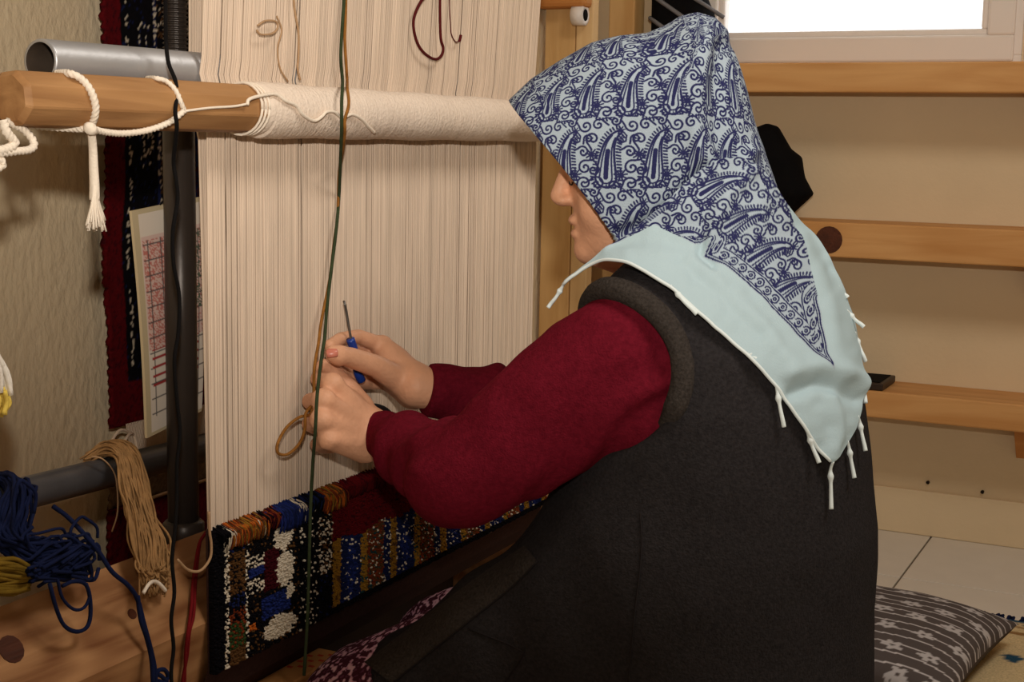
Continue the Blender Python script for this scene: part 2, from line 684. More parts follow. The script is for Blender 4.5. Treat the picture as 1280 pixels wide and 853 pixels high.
frame_ring('window_frame', wx0, wx1, wz0, wz1, 0.022, WALL_Y - 0.002, WALL_Y + 0.09, 'pvc', win)
frame_ring('window_sash', wx0 + 0.018, wx1 - 0.018, wz0 + 0.006, wz1 - 0.018, 0.062, WALL_Y - 0.010, WALL_Y + 0.06, 'pvc', win, 0.006)
frame_ring('glazing_bead', wx0 + 0.078, wx1 - 0.078, wz0 + 0.066, wz1 - 0.078, 0.018, WALL_Y + 0.002, WALL_Y + 0.045, 'pvc', win, 0.006)
MB().box((wx0 + 0.08, WALL_Y + 0.024, wz0 + 0.07), (wx1 - 0.08, WALL_Y + 0.030, wz1 - 0.08)).build('pane', 'glass', win)
# the jamb of the next window beside it
struct(MB().box((wx1 + 0.004, WALL_Y - 0.006, wz0), (wx1 + 0.07, WALL_Y + 0.02, wz1), 0.004).build('trim_1', 'pvc'))

# ================================================================== shelves
SH = 3.365
x_l, x_r = -1.333, 0.35


def shelf(label, z0, z1, zb):
    t = thing('wooden_shelf', label, 'shelf', 'plank shelves on the wall')
    t.location = (-0.5, 3.46, z0)
    o = MB().box((x_l, SH, z0), (x_r, SH + 0.045, z1), 0.004).build('front_board', 'shelf_wood', t)
    o2 = MB().box((x_l, SH + 0.046, z1 - 0.03), (x_r, WALL_Y - 0.002, z1 - 0.001), 0.003).build('shelf_plank', 'shelf_wood', t)
    br = []
    for bx in (-0.375, 0.25):
        sec = [(WALL_Y - 0.002, zb), (SH + 0.05, z1 - 0.032), (WALL_Y - 0.002, z1 - 0.032)]
        v = [(x, y, z) for x in (bx, bx + 0.04) for y, z in sec]
        br.append(link('bracket', v, [(0, 2, 1), (3, 4, 5), (0, 1, 4, 3), (1, 2, 5, 4), (2, 0, 3, 5)], 'rail_wood', t))
    for c in [o, o2] + br:
        c.location = -Vector(t.location)
    return t


shelf('honey pine plank shelf running directly beneath the white window frame', 1.079, 1.148, 0.98)
s2 = shelf('honey pine plank shelf with a round dark knot in its front edge', 0.693, 0.776, 0.60)
shelf('lowest pine plank shelf carrying a flat dark board above the skirting', 0.317, 0.381, 0.22)
p = on_y(1036, 300, SH)
V, F = tube_geo([(p[0], SH + 0.01, p[2]), (p[0], SH - 0.0025, p[2])], [0.034, 0.032], 20)
kn = link('knot', V, F, 'knot_wood', s2)
kn.location = -Vector(s2.location)

# upright boards in the corner
t = MB().box((-1.405, 3.40, 0.0), (-1.335, 3.47, 1.75), 0.004).build('shelf_upright', 'board_wood')
tag(t, 'narrow orange pine upright between the loom corner and the window', 'wooden post')
t = thing('corner_boards', 'tall pale wooden board standing in the corner beside the warp threads', 'wooden board')
t.location = (-1.42, 3.22, 0)
o = MB().box((-1.488, 3.20, 0.0), (-1.408, 3.235, 1.60), 0.003).build('upright_board', 'board_wood', t)
o.location = -Vector(t.location)
o = MB().box((-1.406, 3.20, 0.0), (-1.362, 3.235, 1.60), 0.003).build('upright_board', 'board_edge', t)
o.location = -Vector(t.location)
o = MB().box((-1.495, 3.15, 1.268), (-1.362, 3.198, 1.33), 0.010).build('cross_rail', 'rail_wood', t)
o.location = -Vector(t.location)
# roll of white tape hanging on the board
p = on_y(727, 19, 3.17)
ang = np.linspace(0, 2 * math.pi, 28, endpoint=False)
v, f = [], []
for k, (rr, xx) in enumerate(((0.024, -0.016), (0.024, 0.014), (0.014, 0.014), (0.014, -0.016))):
    for a_ in ang:
        v.append((p[0] + xx - 0.004, p[1] + rr * math.cos(a_), p[2] + rr * math.sin(a_)))
for k in range(4):
    for j in range(28):
        f.append((k * 28 + j, k * 28 + (j + 1) % 28, ((k + 1) % 4) * 28 + (j + 1) % 28, ((k + 1) % 4) * 28 + j))
t = thing('tape_roll', 'small white roll with a black core hanging under the rail', 'tape roll')
link('tape', v, f, 'pvc', t, True)
V, F = tube_geo([(p[0] - 0.02, p[1], p[2]), (p[0] + 0.0105, p[1], p[2])], 0.0138, 20)
link('core', V, F, 'black_cloth', t, True)
tube('hanging_string', [(p[0], p[1] - 0.0, p[2] + 0.023), (p[0], p[1] - 0.001, 1.27)], 0.0015, 'white_cotton', t)

# ================================================================== things on the shelves
t = thing('dark_board', 'thin dark brown board lying flat on the lowest shelf', 'board')
MB().box((-1.0, SH + 0.005, 0.3815), (-0.665, WALL_Y - 0.03, 0.399), 0.003).build('board', 'dark_board', t)
q = MB().box((-0.99, SH + 0.015, 0.399), (-0.675, WALL_Y - 0.04, 0.4005)).build('top_face', 'black_cloth', t)


def blob(name, fn, lo, hi, h, m, parent=None, it=2, colors=None):
    V, F = surface_nets(fn, lo, hi, h)
    V = smooth_mesh(V, F, it)
    return link(name, V, F, m, parent, True, colors(V) if colors else None)


# slumped black bag on the middle shelf
pl = [on_y(x, y, 3.44) for x, y in ((930, 165), (958, 154), (972, 158), (988, 186), (1001, 196), (1006, 222), (1017, 243), (990, 268), (975, 276), (930, 276))]
pl = np.array([(q_[0], q_[2]) for q_ in pl])


def poly_sd(x, z, P, closed=True):
    """signed distance to polygon (positive inside); unsigned to open polyline if not closed"""
    d = np.full(x.shape, 1e9, np.float32)
    ins = np.zeros(x.shape, bool)
    n = len(P)
    for i in range(n if closed else n - 1):
        a, b = P[i], P[(i + 1) % n]
        e = b - a
        wx, wz = x - a[0], z - a[1]
        h = np.clip((wx * e[0] + wz * e[1]) / (e @ e + 1e-12), 0, 1)
        d = np.minimum(d, (wx - e[0] * h) ** 2 + (wz - e[1] * h) ** 2)
        if closed:
            c = (a[1] > z) != (b[1] > z)
            ins ^= c & (x < e[0] * (z - a[1]) / (e[1] if abs(e[1]) > 1e-9 else 1e-9) + a[0])
    d = np.sqrt(d)
    return np.where(ins, d, -d) if closed else d


def bag_fn(p):
    d = poly_sd(p[..., 0], p[..., 2], pl)
    w, D = 0.055, 0.05
    q = np.maximum(D - d, 0) * (w / D)
    y = p[..., 1] - 3.44 + 0.008 * vnoise(p * 26, 3)
    return np.maximum(np.sqrt(q * q + y * y) - w, 0.777 - p[..., 2])


o = blob('black_bag', bag_fn, (-1.12, 3.36, 0.76), (-0.86, 3.53, 1.05), 0.005, 'black_cloth')
tag(o, 'slumped black cloth bag standing on the knotted middle shelf', 'bag')

# black bag with pale stripes in front of the window
pl2 = np.array([(q_[0], q_[2]) for q_ in [on_y(x, y, 3.46) for x, y in ((818, -40), (816, 40), (818, 110), (905, 110), (900, 40), (889, 10), (872, -30), (850, -60))]])


def bag2_fn(p):
    d = poly_sd(p[..., 0], p[..., 2], pl2)
    w, D = 0.06, 0.05
    q = np.maximum(D - d, 0) * (w / D)
    y = p[..., 1] - 3.46
    return np.maximum(np.sqrt(q * q + y * y) - w, 1.149 - p[..., 2])


t = thing('striped_bag', 'black bag with pale grey diagonal stripes leaning against the window', 'bag')
blob('bag_body', bag2_fn, (-1.42, 3.38, 1.13), (-1.08, 3.55, 1.48), 0.006, 'black_cloth', t)
for (a, b) in (((815, -6), (880, 40)), ((838, -22), (905, 22)), ((812, 22), (842, 44))):
    P = march(bag2_fn, np.linspace(a[0], b[0], 18), np.linspace(a[1], b[1], 18), 3.2, 4.4, 0.001)
    V, F = tube_geo(P, 0.0055, 6)
    link('stripe', V, F, 'grey_stripe', t, True)

# ================================================================== rug and cushion on the floor
rs = np.random.RandomState(3)
nx_, ny_ = 150, 110
gx, gy = np.meshgrid(np.linspace(-0.95, 0.35, nx_), np.linspace(2.0, 2.945, ny_), indexing='ij')
gp = np.stack([gx * 14, gy * 14, gx * 0], -1)
base = np.array(lin((214, 190, 146)))
blue = np.array(lin((44, 78, 100)))
brown = np.array(lin((150, 112, 70)))
n1 = vnoise(gp, 5)
n2 = vnoise(gp * 2.6 + 9, 6)
colr = np.tile(base, (nx_, ny_, 1))
colr[(n1 > 0.28) & (n2 > -0.15)] = blue
colr[(n1 < -0.5)] = brown
stripe = (np.abs(gy - 2.86) < 0.008) | (np.abs(gy - 2.90) < 0.004)
colr[stripe] = brown
colr[gy > 2.928] = blue
V = np.stack([gx, gy, 0.011 + 0.0012 * vnoise(gp * 9, 2)], -1).reshape(-1, 3)
idx = np.arange(nx_ * ny_).reshape(nx_, ny_)
F = np.stack([idx[:-1, :-1], idx[1:, :-1], idx[1:, 1:], idx[:-1, 1:]], -1).reshape(-1, 4)
t = thing('floor_rug', 'cream rug with blue and brown pattern lying on the floor tiles', 'rug')
link('pile', V, F, 'pile', t, True, colr.reshape(-1, 3))
MB().box((-0.95, 2.0, 0.0005), (0.35, 2.945, 0.009)).build('backing', 'kilim', t)
b = MB()
for k in range(150):
    x = -0.94 + k * 0.0086 + rnd.uniform(-0.003, 0.003)
    P = [(x, 2.94, 0.008), (x + rnd.uniform(-0.006, 0.006), 2.952, 0.010 + rnd.uniform(0, 0.006)), (x + rnd.uniform(-0.012, 0.012), 2.966, 0.004)]
    V, F = tube_geo(catmull(P, 3), 0.0028, 5)
    b.add(V, F)
o = b.build('fringe', 'navy_yarn', t, True)
o['kind'] = 'stuff'

# cushion: puffed square with printed stripes and pale flowers
CA = math.radians(-6)
cc = np.array([-0.545, 2.555])
n_ = 150
uu, vv = np.meshgrid(np.linspace(-1, 1, n_), np.linspace(-1, 1, n_), indexing='ij')
prof = (np.clip(1 - np.abs(uu) ** 2.6, 0, 1) * np.clip(1 - np.abs(vv) ** 2.6, 0, 1)) ** 0.42
pinch = 1 - 0.06 * (1 - np.abs(uu) ** 2) * np.abs(vv) ** 6 - 0.06 * (1 - np.abs(vv) ** 2) * np.abs(uu) ** 6
pinch2 = pinch
lx, ly = uu * 0.255 * pinch, vv * 0.235 * pinch2
wr = 0.006 * vnoise(np.stack([uu * 3, vv * 3, uu * 0], -1), 8) * prof
X = cc[0] + lx * math.cos(CA) - ly * math.sin(CA)
Y = cc[1] + lx * math.sin(CA) + ly * math.cos(CA)
top = np.stack([X, Y, 0.062 + 0.058 * prof + wr], -1).reshape(-1, 3)
bot = np.stack([X, Y, 0.062 - 0.048 * prof], -1).reshape(-1, 3)
idx = np.arange(n_ * n_).reshape(n_, n_)
F = np.stack([idx[:-1, :-1], idx[1:, :-1], idx[1:, 1:], idx[:-1, 1:]], -1).reshape(-1, 4)
V = np.vstack([top, bot])
F = np.vstack([F, F[:, ::-1] + n_ * n_])
dark = np.array(lin((82, 74, 72)))
pale = np.array(lin((196, 190, 190)))
cs = np.tile(dark, (n_, n_, 1))
wav = ly + 0.006 * np.sin(lx * 28)
cs[np.abs(((wav / 0.031) % 1) - 0.5) < 0.055] = pale
for i in range(-4, 5):
    for j in range(-3, 4):
        fx, fy = i * 0.064 + (0.032 if j % 2 else 0), j * 0.072
        dx, dy = lx - fx, ly - fy
        r = np.hypot(dx, dy * 1.25)
        a_ = np.arctan2(dy, dx)
        ins = r < 0.021 * (0.78 + 0.22 * np.cos(5 * a_ + i))
        cs[ins] = pale * 0.8
        cs[r < 0.004] = dark
cs = np.vstack([cs.reshape(-1, 3), np.tile(dark, (n_ * n_, 1))])
o = link('cushion', V, F, 'print', None, True, cs)
tag(o, 'dark grey cushion printed with white stripes and pale flowers on the rug', 'cushion')

# ================================================================== the loom
WX = -1.038                       # plane of the front warp threads
WY0, WY1 = 1.322, 2.205           # left and right selvedge
FELL, CBOT = 0.485, 0.307         # top and bottom of the woven strip
loom = thing('carpet_loom', 'upright carpet loom with steel side post and heavy timber beam', 'loom')
bc, ap = np.array([-1.18, 0.341]), 0.128
Rb = ap / math.cos(math.pi / 8)
sec = []
for k in range(8):
    a = math.radians(34.6 - 22.5 + 45 * k)
    sec.append((bc[0] + Rb * math.cos(a), bc[1] + Rb * math.sin(a)))
sec = [sec[0], sec[1], (-1.20, 0.392), (-1.30, 0.33), (-1.29, 0.25), (-1.22, 0.214), sec[6], sec[7]]
sweep_section('lower_beam', sec, (0.70, 2.42), 'beam_wood', loom)
for y in (0.72, 2.33):
    MB().box((-1.27, y, 0.0), (-1.09, y + 0.08, 0.212), 0.004).build('beam_foot', 'beam_wood', loom)
MB().box((-1.30, 0.80, 0.0), (-1.25, 2.33, 0.22), 0.004).build('base_plank', 'dark_wood', loom)
# side post of dark steel pipe on a base flange, with a threaded spindle above
V, F = tube_geo([(-1.14, 1.397, 0.42), (-1.14, 1.397, 1.03)], 0.0195, 24)
link('side_post', V, F, 'dark_steel', loom, True)
V, F = tube_geo([(-1.14, 1.397, 0.43), (-1.14, 1.397, 0.462), (-1.14, 1.397, 0.466)], [0.026, 0.026, 0.022], 24)
link('post_flange', V, F, 'dark_steel', loom, True)
n_ = 330
z_ = np.linspace(1.0, 1.82, n_ * 2)
zz = []
rr = []
for k in range(160):
    z0 = 1.0 + k * 0.0052
    zz += [z0, z0 + 0.0018, z0 + 0.0026, z0 + 0.0044]
    rr += [0.0125, 0.0155, 0.0155, 0.0125]
V, F = tube_geo([(-1.14, 1.393, z) for z in zz], rr, 20)
link('threaded_spindle', V, F, 'dark_steel', loom, False)
V, F = tube_geo([(-1.14, 2.30, 0.42), (-1.14, 2.30, 1.82)], 0.0195, 24)
link('side_post', V, F, 'dark_steel', loom, True)
sec2 = [(-1.10 + 0.09 * math.cos(math.radians(22.5 + 45 * k)), 1.90 + 0.09 * math.sin(math.radians(22.5 + 45 * k))) for k in range(8)]
sweep_section('upper_beam', sec2, (1.1, 2.42), 'beam_wood', loom)
# beam knots
for px, py, r in ((165, 768, 0.007), (14, 812, 0.017), (60, 700, 0.005)):
    d = ray(px, py)
    nrm = np.array([math.cos(math.radians(34.6)), 0, math.sin(math.radians(34.6))])
    p0 = np.array([bc[0], 0, bc[1]]) + nrm * ap
    t_ = ((p0 - CAM) @ nrm) / (d @ nrm)
    P = CAM + d * t_
    V, F = tube_geo([P - nrm * 0.01, P + nrm * 0.0008], [r, r * 0.9], 14)
    link('knot', V, F, 'knot_wood', loom)

# horizontal grey pipe low behind the post
V, F = tube_geo([(-1.19, 0.75, 0.551), (-1.185, 1.52, 0.535)], 0.019, 24)
o = link('lower_pipe', V, F, 'grey_pipe', loom, True)

# carpet in the making: warp, woven strip, loose tufts
rug = thing('unfinished_carpet', 'half woven carpet with beige warp threads stretched on the loom', 'carpet')
rs = np.random.RandomState(11)
NT = 275


WC = np.array(lin((228, 206, 184)))


def warp_layer(front):
    b = MB()
    tone = []
    ys = np.linspace(WY0, WY1, NT)
    gap = np.cumsum(np.abs(rs.randn(NT)) * 0.35 + 0.75 + (rs.rand(NT) > 0.97) * 0.8)
    ys = WY0 + (gap - gap[0]) / (gap[-1] - gap[0]) * (WY1 - WY0)
    V_all, F_all = [], []
    for i, y in enumerate(ys):
        j = rs.uniform(-0.0006, 0.0006)
        if front:
            P = [(WX + j, y, FELL - 0.02), (WX + j, y + rs.uniform(-.0012, .0012), 0.70), (WX + j, y, 0.985), (-1.0475 + j, y, 1.02), (-1.044 + j, y, 1.04), (-1.03 + j, y + rs.uniform(-.001, .001), 1.30), (-1.012 + j, y, 1.86)]
        else:
            yt = y + 0.045 * (1 - (y - WY0) / (WY1 - WY0))
            P = [(WX - 0.004 + j, y, FELL - 0.02), (-1.046 + j, y, 0.75), (-1.050 + j, y, 0.945), (-1.0985 + j, yt, 1.0), (-1.0990 + j, yt, 1.03), (-1.098 + j, yt, 1.06), (-1.095 + j, yt, 1.30), (-1.04 + j, y, 1.86)]
        r = rs.uniform(0.0012, 0.0016)
        V, F = tube_geo(np.array(P), r, 6, False)
        b.add(V, F)
        tone += [WC * rs.choice([0.88, 0.94, 1.0, 1.03], p=[.18, .32, .35, .15])] * len(V)
    o = b.build('warp_threads', 'warp_strand', rug, True, np.array(tone))
    o['kind'] = 'stuff'
    return o


warp_layer(True)
warp_layer(False)

# ---- knotted strip: one small tuft per knot, coloured by the design
KY, KZ = 320, 60
CY1 = 2.275
dy, dz = (CY1 - WY0) / KY, (FELL - CBOT) / KZ


def ycol(px, py=740):
    return on_x(px, py, WX + 0.006)[1]


C_ = {k: np.array(lin(v)) for k, v in dict(black=(16, 14, 18), white=(222, 208, 186), navy=(26, 34, 74), blue=(32, 44, 104), red=(92, 14, 20),
      mustard=(150, 108, 38), brown=(92, 62, 34), green=(52, 70, 36), orange=(190, 96, 34), rust=(120, 52, 26), teal=(30, 62, 66), dred=(62, 12, 20)).items()}
b283, b290, b308, b314, b335, b340, b372, b396, b416 = [ycol(x) for x in (280, 286, 306, 311, 326, 338, 374, 398, 416)]


def knot_colour(y, z):
    r = rnd.random()
    h = (z - CBOT) / (FELL - CBOT)            # 0 bottom .. 1 fell
    if y < b283:
        return C_['black']
    if y < b290:
        return C_['white'] if r < 0.6 else C_['black']
    if y < b308:
        if h < 0.12:
            return C_['brown']
        if h < 0.30:
            return C_['green'] if r < 0.7 else C_['rust']
        if h < 0.40:
            return C_['rust'] if r < 0.6 else C_['black']
        if h < 0.50:
            return C_['black'] if r < 0.6 else C_['navy']
        if h < 0.80:
            return C_['brown'] if r < 0.75 else C_['black']
        return C_['navy'] if r < 0.3 else C_['black']
    if y < b314:
        return C_['white'] if r < 0.5 else C_['black']
    if y < b396:
        f = (y - b314) / (b396 - b314)        # 0..1 over the main border
        if f > 0.72:
            return C_['white'] if r < 0.11 else C_['black']
        m = abs
        # white medallions
        for (fc, hc, fw, hw) in ((0.48, 0.78, 0.15, 0.12), (0.50, 0.53, 0.14, 0.15), (0.42, 0.12, 0.26, 0.10), (0.57, 0.35, 0.06, 0.07)):
            d = ((f - fc) / fw) ** 2 + ((h - hc) / hw) ** 2
            if d < 1.0 - 0.45 * rnd.random():
                return C_['white']
        if 0.22 < h < 0.38 and 0.18 < f < 0.58:
            return C_['blue'] if r < 0.75 else C_['navy']
        if h > 0.86 and 0.2 < f < 0.7:
            return C_['blue']
        if 0.42 < h < 0.72 and 0.20 < f < 0.42:
            return C_['dred']
        if f < 0.2:
            if 0.45 < h < 0.55 or 0.64 < h < 0.72:
                return C_['white'] if r < 0.5 else C_['black']
            if 0.56 < h < 0.63:
                return C_['blue']
            if 0.18 < h < 0.24:
                return C_['orange'] if f < 0.1 else C_['black']
        return C_['black'] if r < 0.85 else C_['brown']
    if y < b416:
        if 0.35 < h < 0.8:
            return C_['white'] if r < 0.28 else (C_['brown'] if r < 0.5 else C_['black'])
        return C_['black'] if r < 0.9 else C_['navy']
    # field above, figured end border below
    if h > 0.56 + 0.02 * math.sin(y * 60):
        if h > 0.66 and 1.82 < y < 1.86 and r < 0.35:
            return C_['white']
        return C_['red'] if r < 0.9 else C_['dred']
    if h < 0.05:
        return C_['black']
    ph = (y - b416) / 0.15 % 1.0
    if ph < 0.13:
        return C_['mustard'] if r < 0.85 else C_['brown']
    if ph < 0.46:
        d = abs(ph - 0.30) / 0.17 + abs(h - 0.3) / 0.5
        if r < 0.09:
            return C_['white']
        return C_['blue'] if d < 0.6 and r < 0.7 else C_['navy']
    if ph < 0.58:
        return C_['mustard'] if r < 0.8 else C_['teal']
    if ph < 0.88:
        if r < 0.10:
            return C_['white']
        return C_['rust'] if r < 0.55 else (C_['teal'] if r < 0.68 else C_['brown'])
    return C_['navy'] if r < 0.85 else C_['white']


V, F, Cc = [], [], []
for i in range(KY):
    for j in range(KZ):
        y = WY0 - 0.004 + (i + 0.5) * dy
        z = CBOT + (j + 0.5) * dz
        # the strip follows the beam round at the bottom
        x = WX + 0.002
        c = knot_colour(y, z)
        hh = 0.0048 + rnd.uniform(-0.0012, 0.0018)
        k = len(V)
        jy, jz = rnd.uniform(-.0005, .0005), rnd.uniform(-.0012, .0003)
        for (sx, sc) in ((-0.003, 0.5), (hh * 0.7, 0.52), (hh, 0.26)):
            for (a, b) in ((-1, -1), (1, -1), (1, 1), (-1, 1)):
                V.append((x + sx, y + a * sc * dy + jy * (sx > 0), z + b * sc * dz + jz * (sx > 0)))
                Cc.append(c)
        for l in range(2):
            for q in range(4):
                F.append((k + l * 4 + q, k + l * 4 + (q + 1) % 4, k + l * 4 + 4 + (q + 1) % 4, k + l * 4 + 4 + q))
        F.append((k + 8, k + 9, k + 10, k + 11))
o = link('knotted_pile', np.array(V), np.array(F), 'pile', rug, False, np.array(Cc))
o['kind'] = 'stuff'
# the woven cloth itself: ground weave behind the pile, then round under the beam
sec = [(WX - 0.002, FELL + 0.001), (WX - 0.002, CBOT)]
for a in (-12, -30, -50, -70, -90, -110, -130):
    sec.append((bc[0] + 0.142 * math.cos(math.radians(a)), bc[1] - 0.004 + 0.142 * math.sin(math.radians(a))))
v, f = [], []
for x, z in sec:
    v += [(x, WY0 - 0.004, z), (x, CY1 + 0.002, z)]
for k in range(len(sec) - 1):
    f.append((2 * k, 2 * k + 2, 2 * k + 3, 2 * k + 1))
o = link('ground_weave', v, f, 'carpet_back', rug)
md = o.modifiers.new('solid', 'SOLIDIFY')
md.thickness = 0.003

# loose ends of the last row of knots, combed down over the pile
def tufts(y0, y1, dens, cols, length, name):
    V, F, Cc = [], [], []
    n = int((y1 - y0) * dens)
    for k in range(n):
        y = rnd.uniform(y0, y1)
        L = length * rnd.uniform(0.6, 1.2)
        sw = rnd.uniform(0.2, 0.9) * L
        P = [(WX, y, FELL + rnd.uniform(-0.004, 0.004)), (WX + 0.010 + rnd.uniform(0, 0.004), y + 0.3 * sw, FELL - 0.004), (WX + 0.014, y + 0.7 * sw, FELL - 0.5 * L), (WX + 0.009, y + sw, FELL - L)]
        v_, f_ = tube_geo(catmull(P, 3), 0.0011, 4, True)
        k0 = len(V)
        V += list(v_)
        F += [tuple(q + k0 for q in g) for g in f_]
        c = C_[rnd.choice(cols)]
        Cc += [c] * len(v_)
    o = link(name, V, F, 'pile', rug, True, np.array(Cc))
    o['kind'] = 'stuff'


y_at = lambda px, py: on_x(px, py, WX)[1]
tufts(WY0, y_at(275, 665), 1600, ['black'], 0.02, 'loose_tufts')
tufts(y_at(276, 664), y_at(318, 650), 2600, ['orange', 'rust', 'mustard', 'brown', 'orange'], 0.026, 'loose_tufts')
tufts(y_at(272, 664), y_at(280, 664), 1100, ['white'], 0.026, 'loose_tufts')
tufts(y_at(305, 655), y_at(312, 655), 900, ['white'], 0.024, 'loose_tufts')
tufts(y_at(312, 650), y_at(338, 640), 1800, ['dred', 'rust', 'black'], 0.022, 'loose_tufts')
tufts(y_at(336, 640), y_at(366, 630), 2600, ['blue', 'navy'], 0.030, 'loose_tufts')
tufts(y_at(358, 633), y_at(366, 630), 1500, ['white'], 0.026, 'loose_tufts')
tufts(y_at(366, 630), y_at(392, 620), 2000, ['black', 'navy'], 0.020, 'loose_tufts')
tufts(y_at(392, 620), y_at(416, 612), 2600, ['mustard', 'orange', 'rust', 'brown'], 0.028, 'loose_tufts')
tufts(y_at(414, 612), y_at(470, 596), 1800, ['red', 'red', 'dred'], 0.022, 'loose_tufts')
tufts(y_at(470, 596), WY1, 500, ['red', 'dred'], 0.016, 'loose_tufts')

# ================================================================== silver shed pipe
t = thing('steel_pipe', 'hollow silver steel pipe slid between the warp layers above the wooden bar', 'pipe')
ro, ri = 0.0225, 0.0185
y0, y1 = on_x(50, 75, -1.0725)[1], 2.40
zc0, zc1 = 1.021, 1.032
ring = [(math.cos(a), math.sin(a)) for a in np.linspace(0, 2 * math.pi, 32, endpoint=False)]
v, f = [], []
for (y, z, r) in ((y1, zc1, ro), (y0 + 0.002, zc0, ro), (y0, zc0, ro - 0.001), (y0, zc0, ri + 0.0005)):
    v += [(-1.0725 + r * c, y, z + r * s) for c, s in ring]
for l in range(3):
    for j in range(32):
        f.append((l * 32 + j, l * 32 + (j + 1) % 32, l * 32 + 32 + (j + 1) % 32, l * 32 + 32 + j))
f.append(tuple(range(32)))
link('pipe_wall', v, f, 'steel', t, True)
v, f = [], []
for (y, z, r) in ((y0, zc0, ri + 0.0005), (y0 + 0.35, zc0 + 0.004, ri)):
    v += [(-1.0725 + r * c, y, z + r * s) for c, s in ring]
for j in range(32):
    f.append((j, (j + 1) % 32, 32 + (j + 1) % 32, 32 + j))
f.append(tuple(range(63, 31, -1)))
link('bore', v, f, 'steel_inside', t, True)

# ================================================================== wooden bar with the cotton heddle roll
BX = -1.0035
bar = thing('heddle_bar', 'octagonal wooden bar wound with white cotton heddles across the warp', 'bar')
y0 = on_x(10, 125, BX)[1]
v, f = [], []
K = 24
prof = [(y0, 0.0205), (y0 + 0.005, 0.0252), (1.20, 0.0262), (1.36, 0.0262), (2.30, 0.026)]
for (y, r) in prof:
    zc = 0.980 + 0.003 * (y - 1.0)
    for k in range(K):
        # eight flats with softened arrises
        base_a = math.radians(45 * (k // 3) + 6)
        a = base_a + math.radians((-20.0, 0.0, 20.0)[k % 3])
        rr = r / math.cos(a - base_a) if k % 3 != 1 else r
        v.append((BX + rr * math.cos(a), y, zc + rr * math.sin(a)))
for l in range(len(prof) - 1):
    for j in range(K):
        f.append((l * K + j, l * K + (j + 1) % K, l * K + K + (j + 1) % K, l * K + K + j))
f.append(tuple(range(K)))
f.append(tuple(range(len(v) - 1, len(v) - 1 - K, -1)))
link('bar_rod', v, f, 'bar_wood', bar, False)
# roll of close-set heddle loops
v, f = [], []
ys = np.arange(1.345, 2.235, 0.0016)
K = 28
for i, y in enumerate(ys):
    e = min(1.0, (y - 1.345) / 0.02)
    r = 0.0278 + 0.0026 * e + 0.0007 * math.sin(y * 37) + rs.uniform(-0.0003, 0.0003) + (0.00035 if i % 2 else -0.00035)
    zc = 0.9805 + 0.004 * (y - 1.0)
    for k in range(K):
        a = 2 * math.pi * k / K
        q = r + (0.0035 * max(0, -math.sin(a)) ** 2 if y > 1.37 else 0)
        v.append((BX + q * math.cos(a) - 0.001, y, zc + q * math.sin(a)))
n_ = len(ys)
for l in range(n_ - 1):
    for j in range(K):
        f.append((l * K + j, l * K + (j + 1) % K, l * K + K + (j + 1) % K, l * K + K + j))
f.append(tuple(range(K)))
link('heddle_roll', np.array(v[:n_ * K]), [tuple(q) for q in f], 'heddle_cotton', bar, True)
for y in (1.340, 1.347, 1.354):
    P = [(BX + 0.0295 * math.cos(a), y + 0.002 * math.sin(a), 0.981 + 0.0295 * math.sin(a)) for a in np.linspace(0, 2 * math.pi, 26)]
    tube('binding_loop', P, 0.0016, 'white_cotton', bar, 6, raw=True)


def on_roll(px, py, R=0.0305):
    """point on the front of the bar cylinder under a pixel"""
    d = ray(px, py)
    zc = 0.982
    ox, oz = CAM[0] - BX, CAM[2] - zc
    A = d[0] ** 2 + d[2] ** 2
    B = ox * d[0] + oz * d[2]
    Cq = ox * ox + oz * oz - R * R
    D = B * B - A * Cq
    t_ = (-B - math.sqrt(D)) / A if D > 0 else -B / A
    return CAM + d * t_


zig = [(309, 131), (312, 124), (330, 119), (345, 118), (357, 126), (370, 132), (378, 143), (392, 151), (402, 146), (408, 140), (418, 140), (428, 147), (440, 143), (452, 149), (460, 158), (468, 166)]
tube('loose_thread', [on_roll(x, y, 0.0335 if x > 330 else 0.0325) for x, y in zig], 0.0021, 'white_cotton', bar, 7, 8)

# white cord tied round the bare end of the bar, ending in a frayed tassel
cord = thing('cotton_rope', 'white cotton cord knotted round the bare wooden bar with a frayed tail', 'cord')
RO = 0.0285
lp = [on_x(70, 92, BX - 0.012)] + [on_roll(x, y, RO) for x, y in ((88, 92), (104, 101), (114, 115), (119, 132), (118, 146), (113, 158))]
tube('loop', lp, 0.0036, 'white_cotton', cord, 10, 14, 420, 3)
lp = [on_x(183, 98, BX - 0.01)] + [on_roll(x, y, RO) for x, y in ((196, 98), (210, 103), (220, 114), (226, 128), (230, 138))]
tube('loop', lp, 0.0026, 'white_cotton', cord, 8, 14, 420, 3)
sag = [on_x(112, 160, BX + 0.024), on_x(130, 165, BX + 0.020), on_x(155, 167, BX + 0.018), on_x(185, 163, BX + 0.020), on_x(212, 153, BX + 0.026), on_x(230, 139, BX + 0.030)]
tube('slack_line', sag, 0.0032, 'white_cotton', cord, 10, 14, 420, 3)
tube('tight_string', [on_roll(230, 139, RO + 0.001), on_roll(262, 135, RO + 0.001), on_roll(292, 133, RO + 0.001), on_roll(309, 130, 0.0315)], 0.0015, 'white_cotton', cord, 6)
tube('back_strand', [on_x(22, 153, BX - 0.02), on_x(40, 157, BX - 0.02), on_x(80, 160, BX - 0.005), on_x(112, 161, BX + 0.02)], 0.0036, 'white_cotton', cord, 10, 14, 420, 3)
V, F = tube_geo(catmull([on_x(109, 158, BX + 0.024), on_x(113, 161, BX + 0.029), on_x(117, 164, BX + 0.024)], 5), [0.0045, 0.005, 0.0055, 0.006, 0.006, 0.006, 0.006, 0.0058, 0.0055, 0.005, 0.0045], 10)
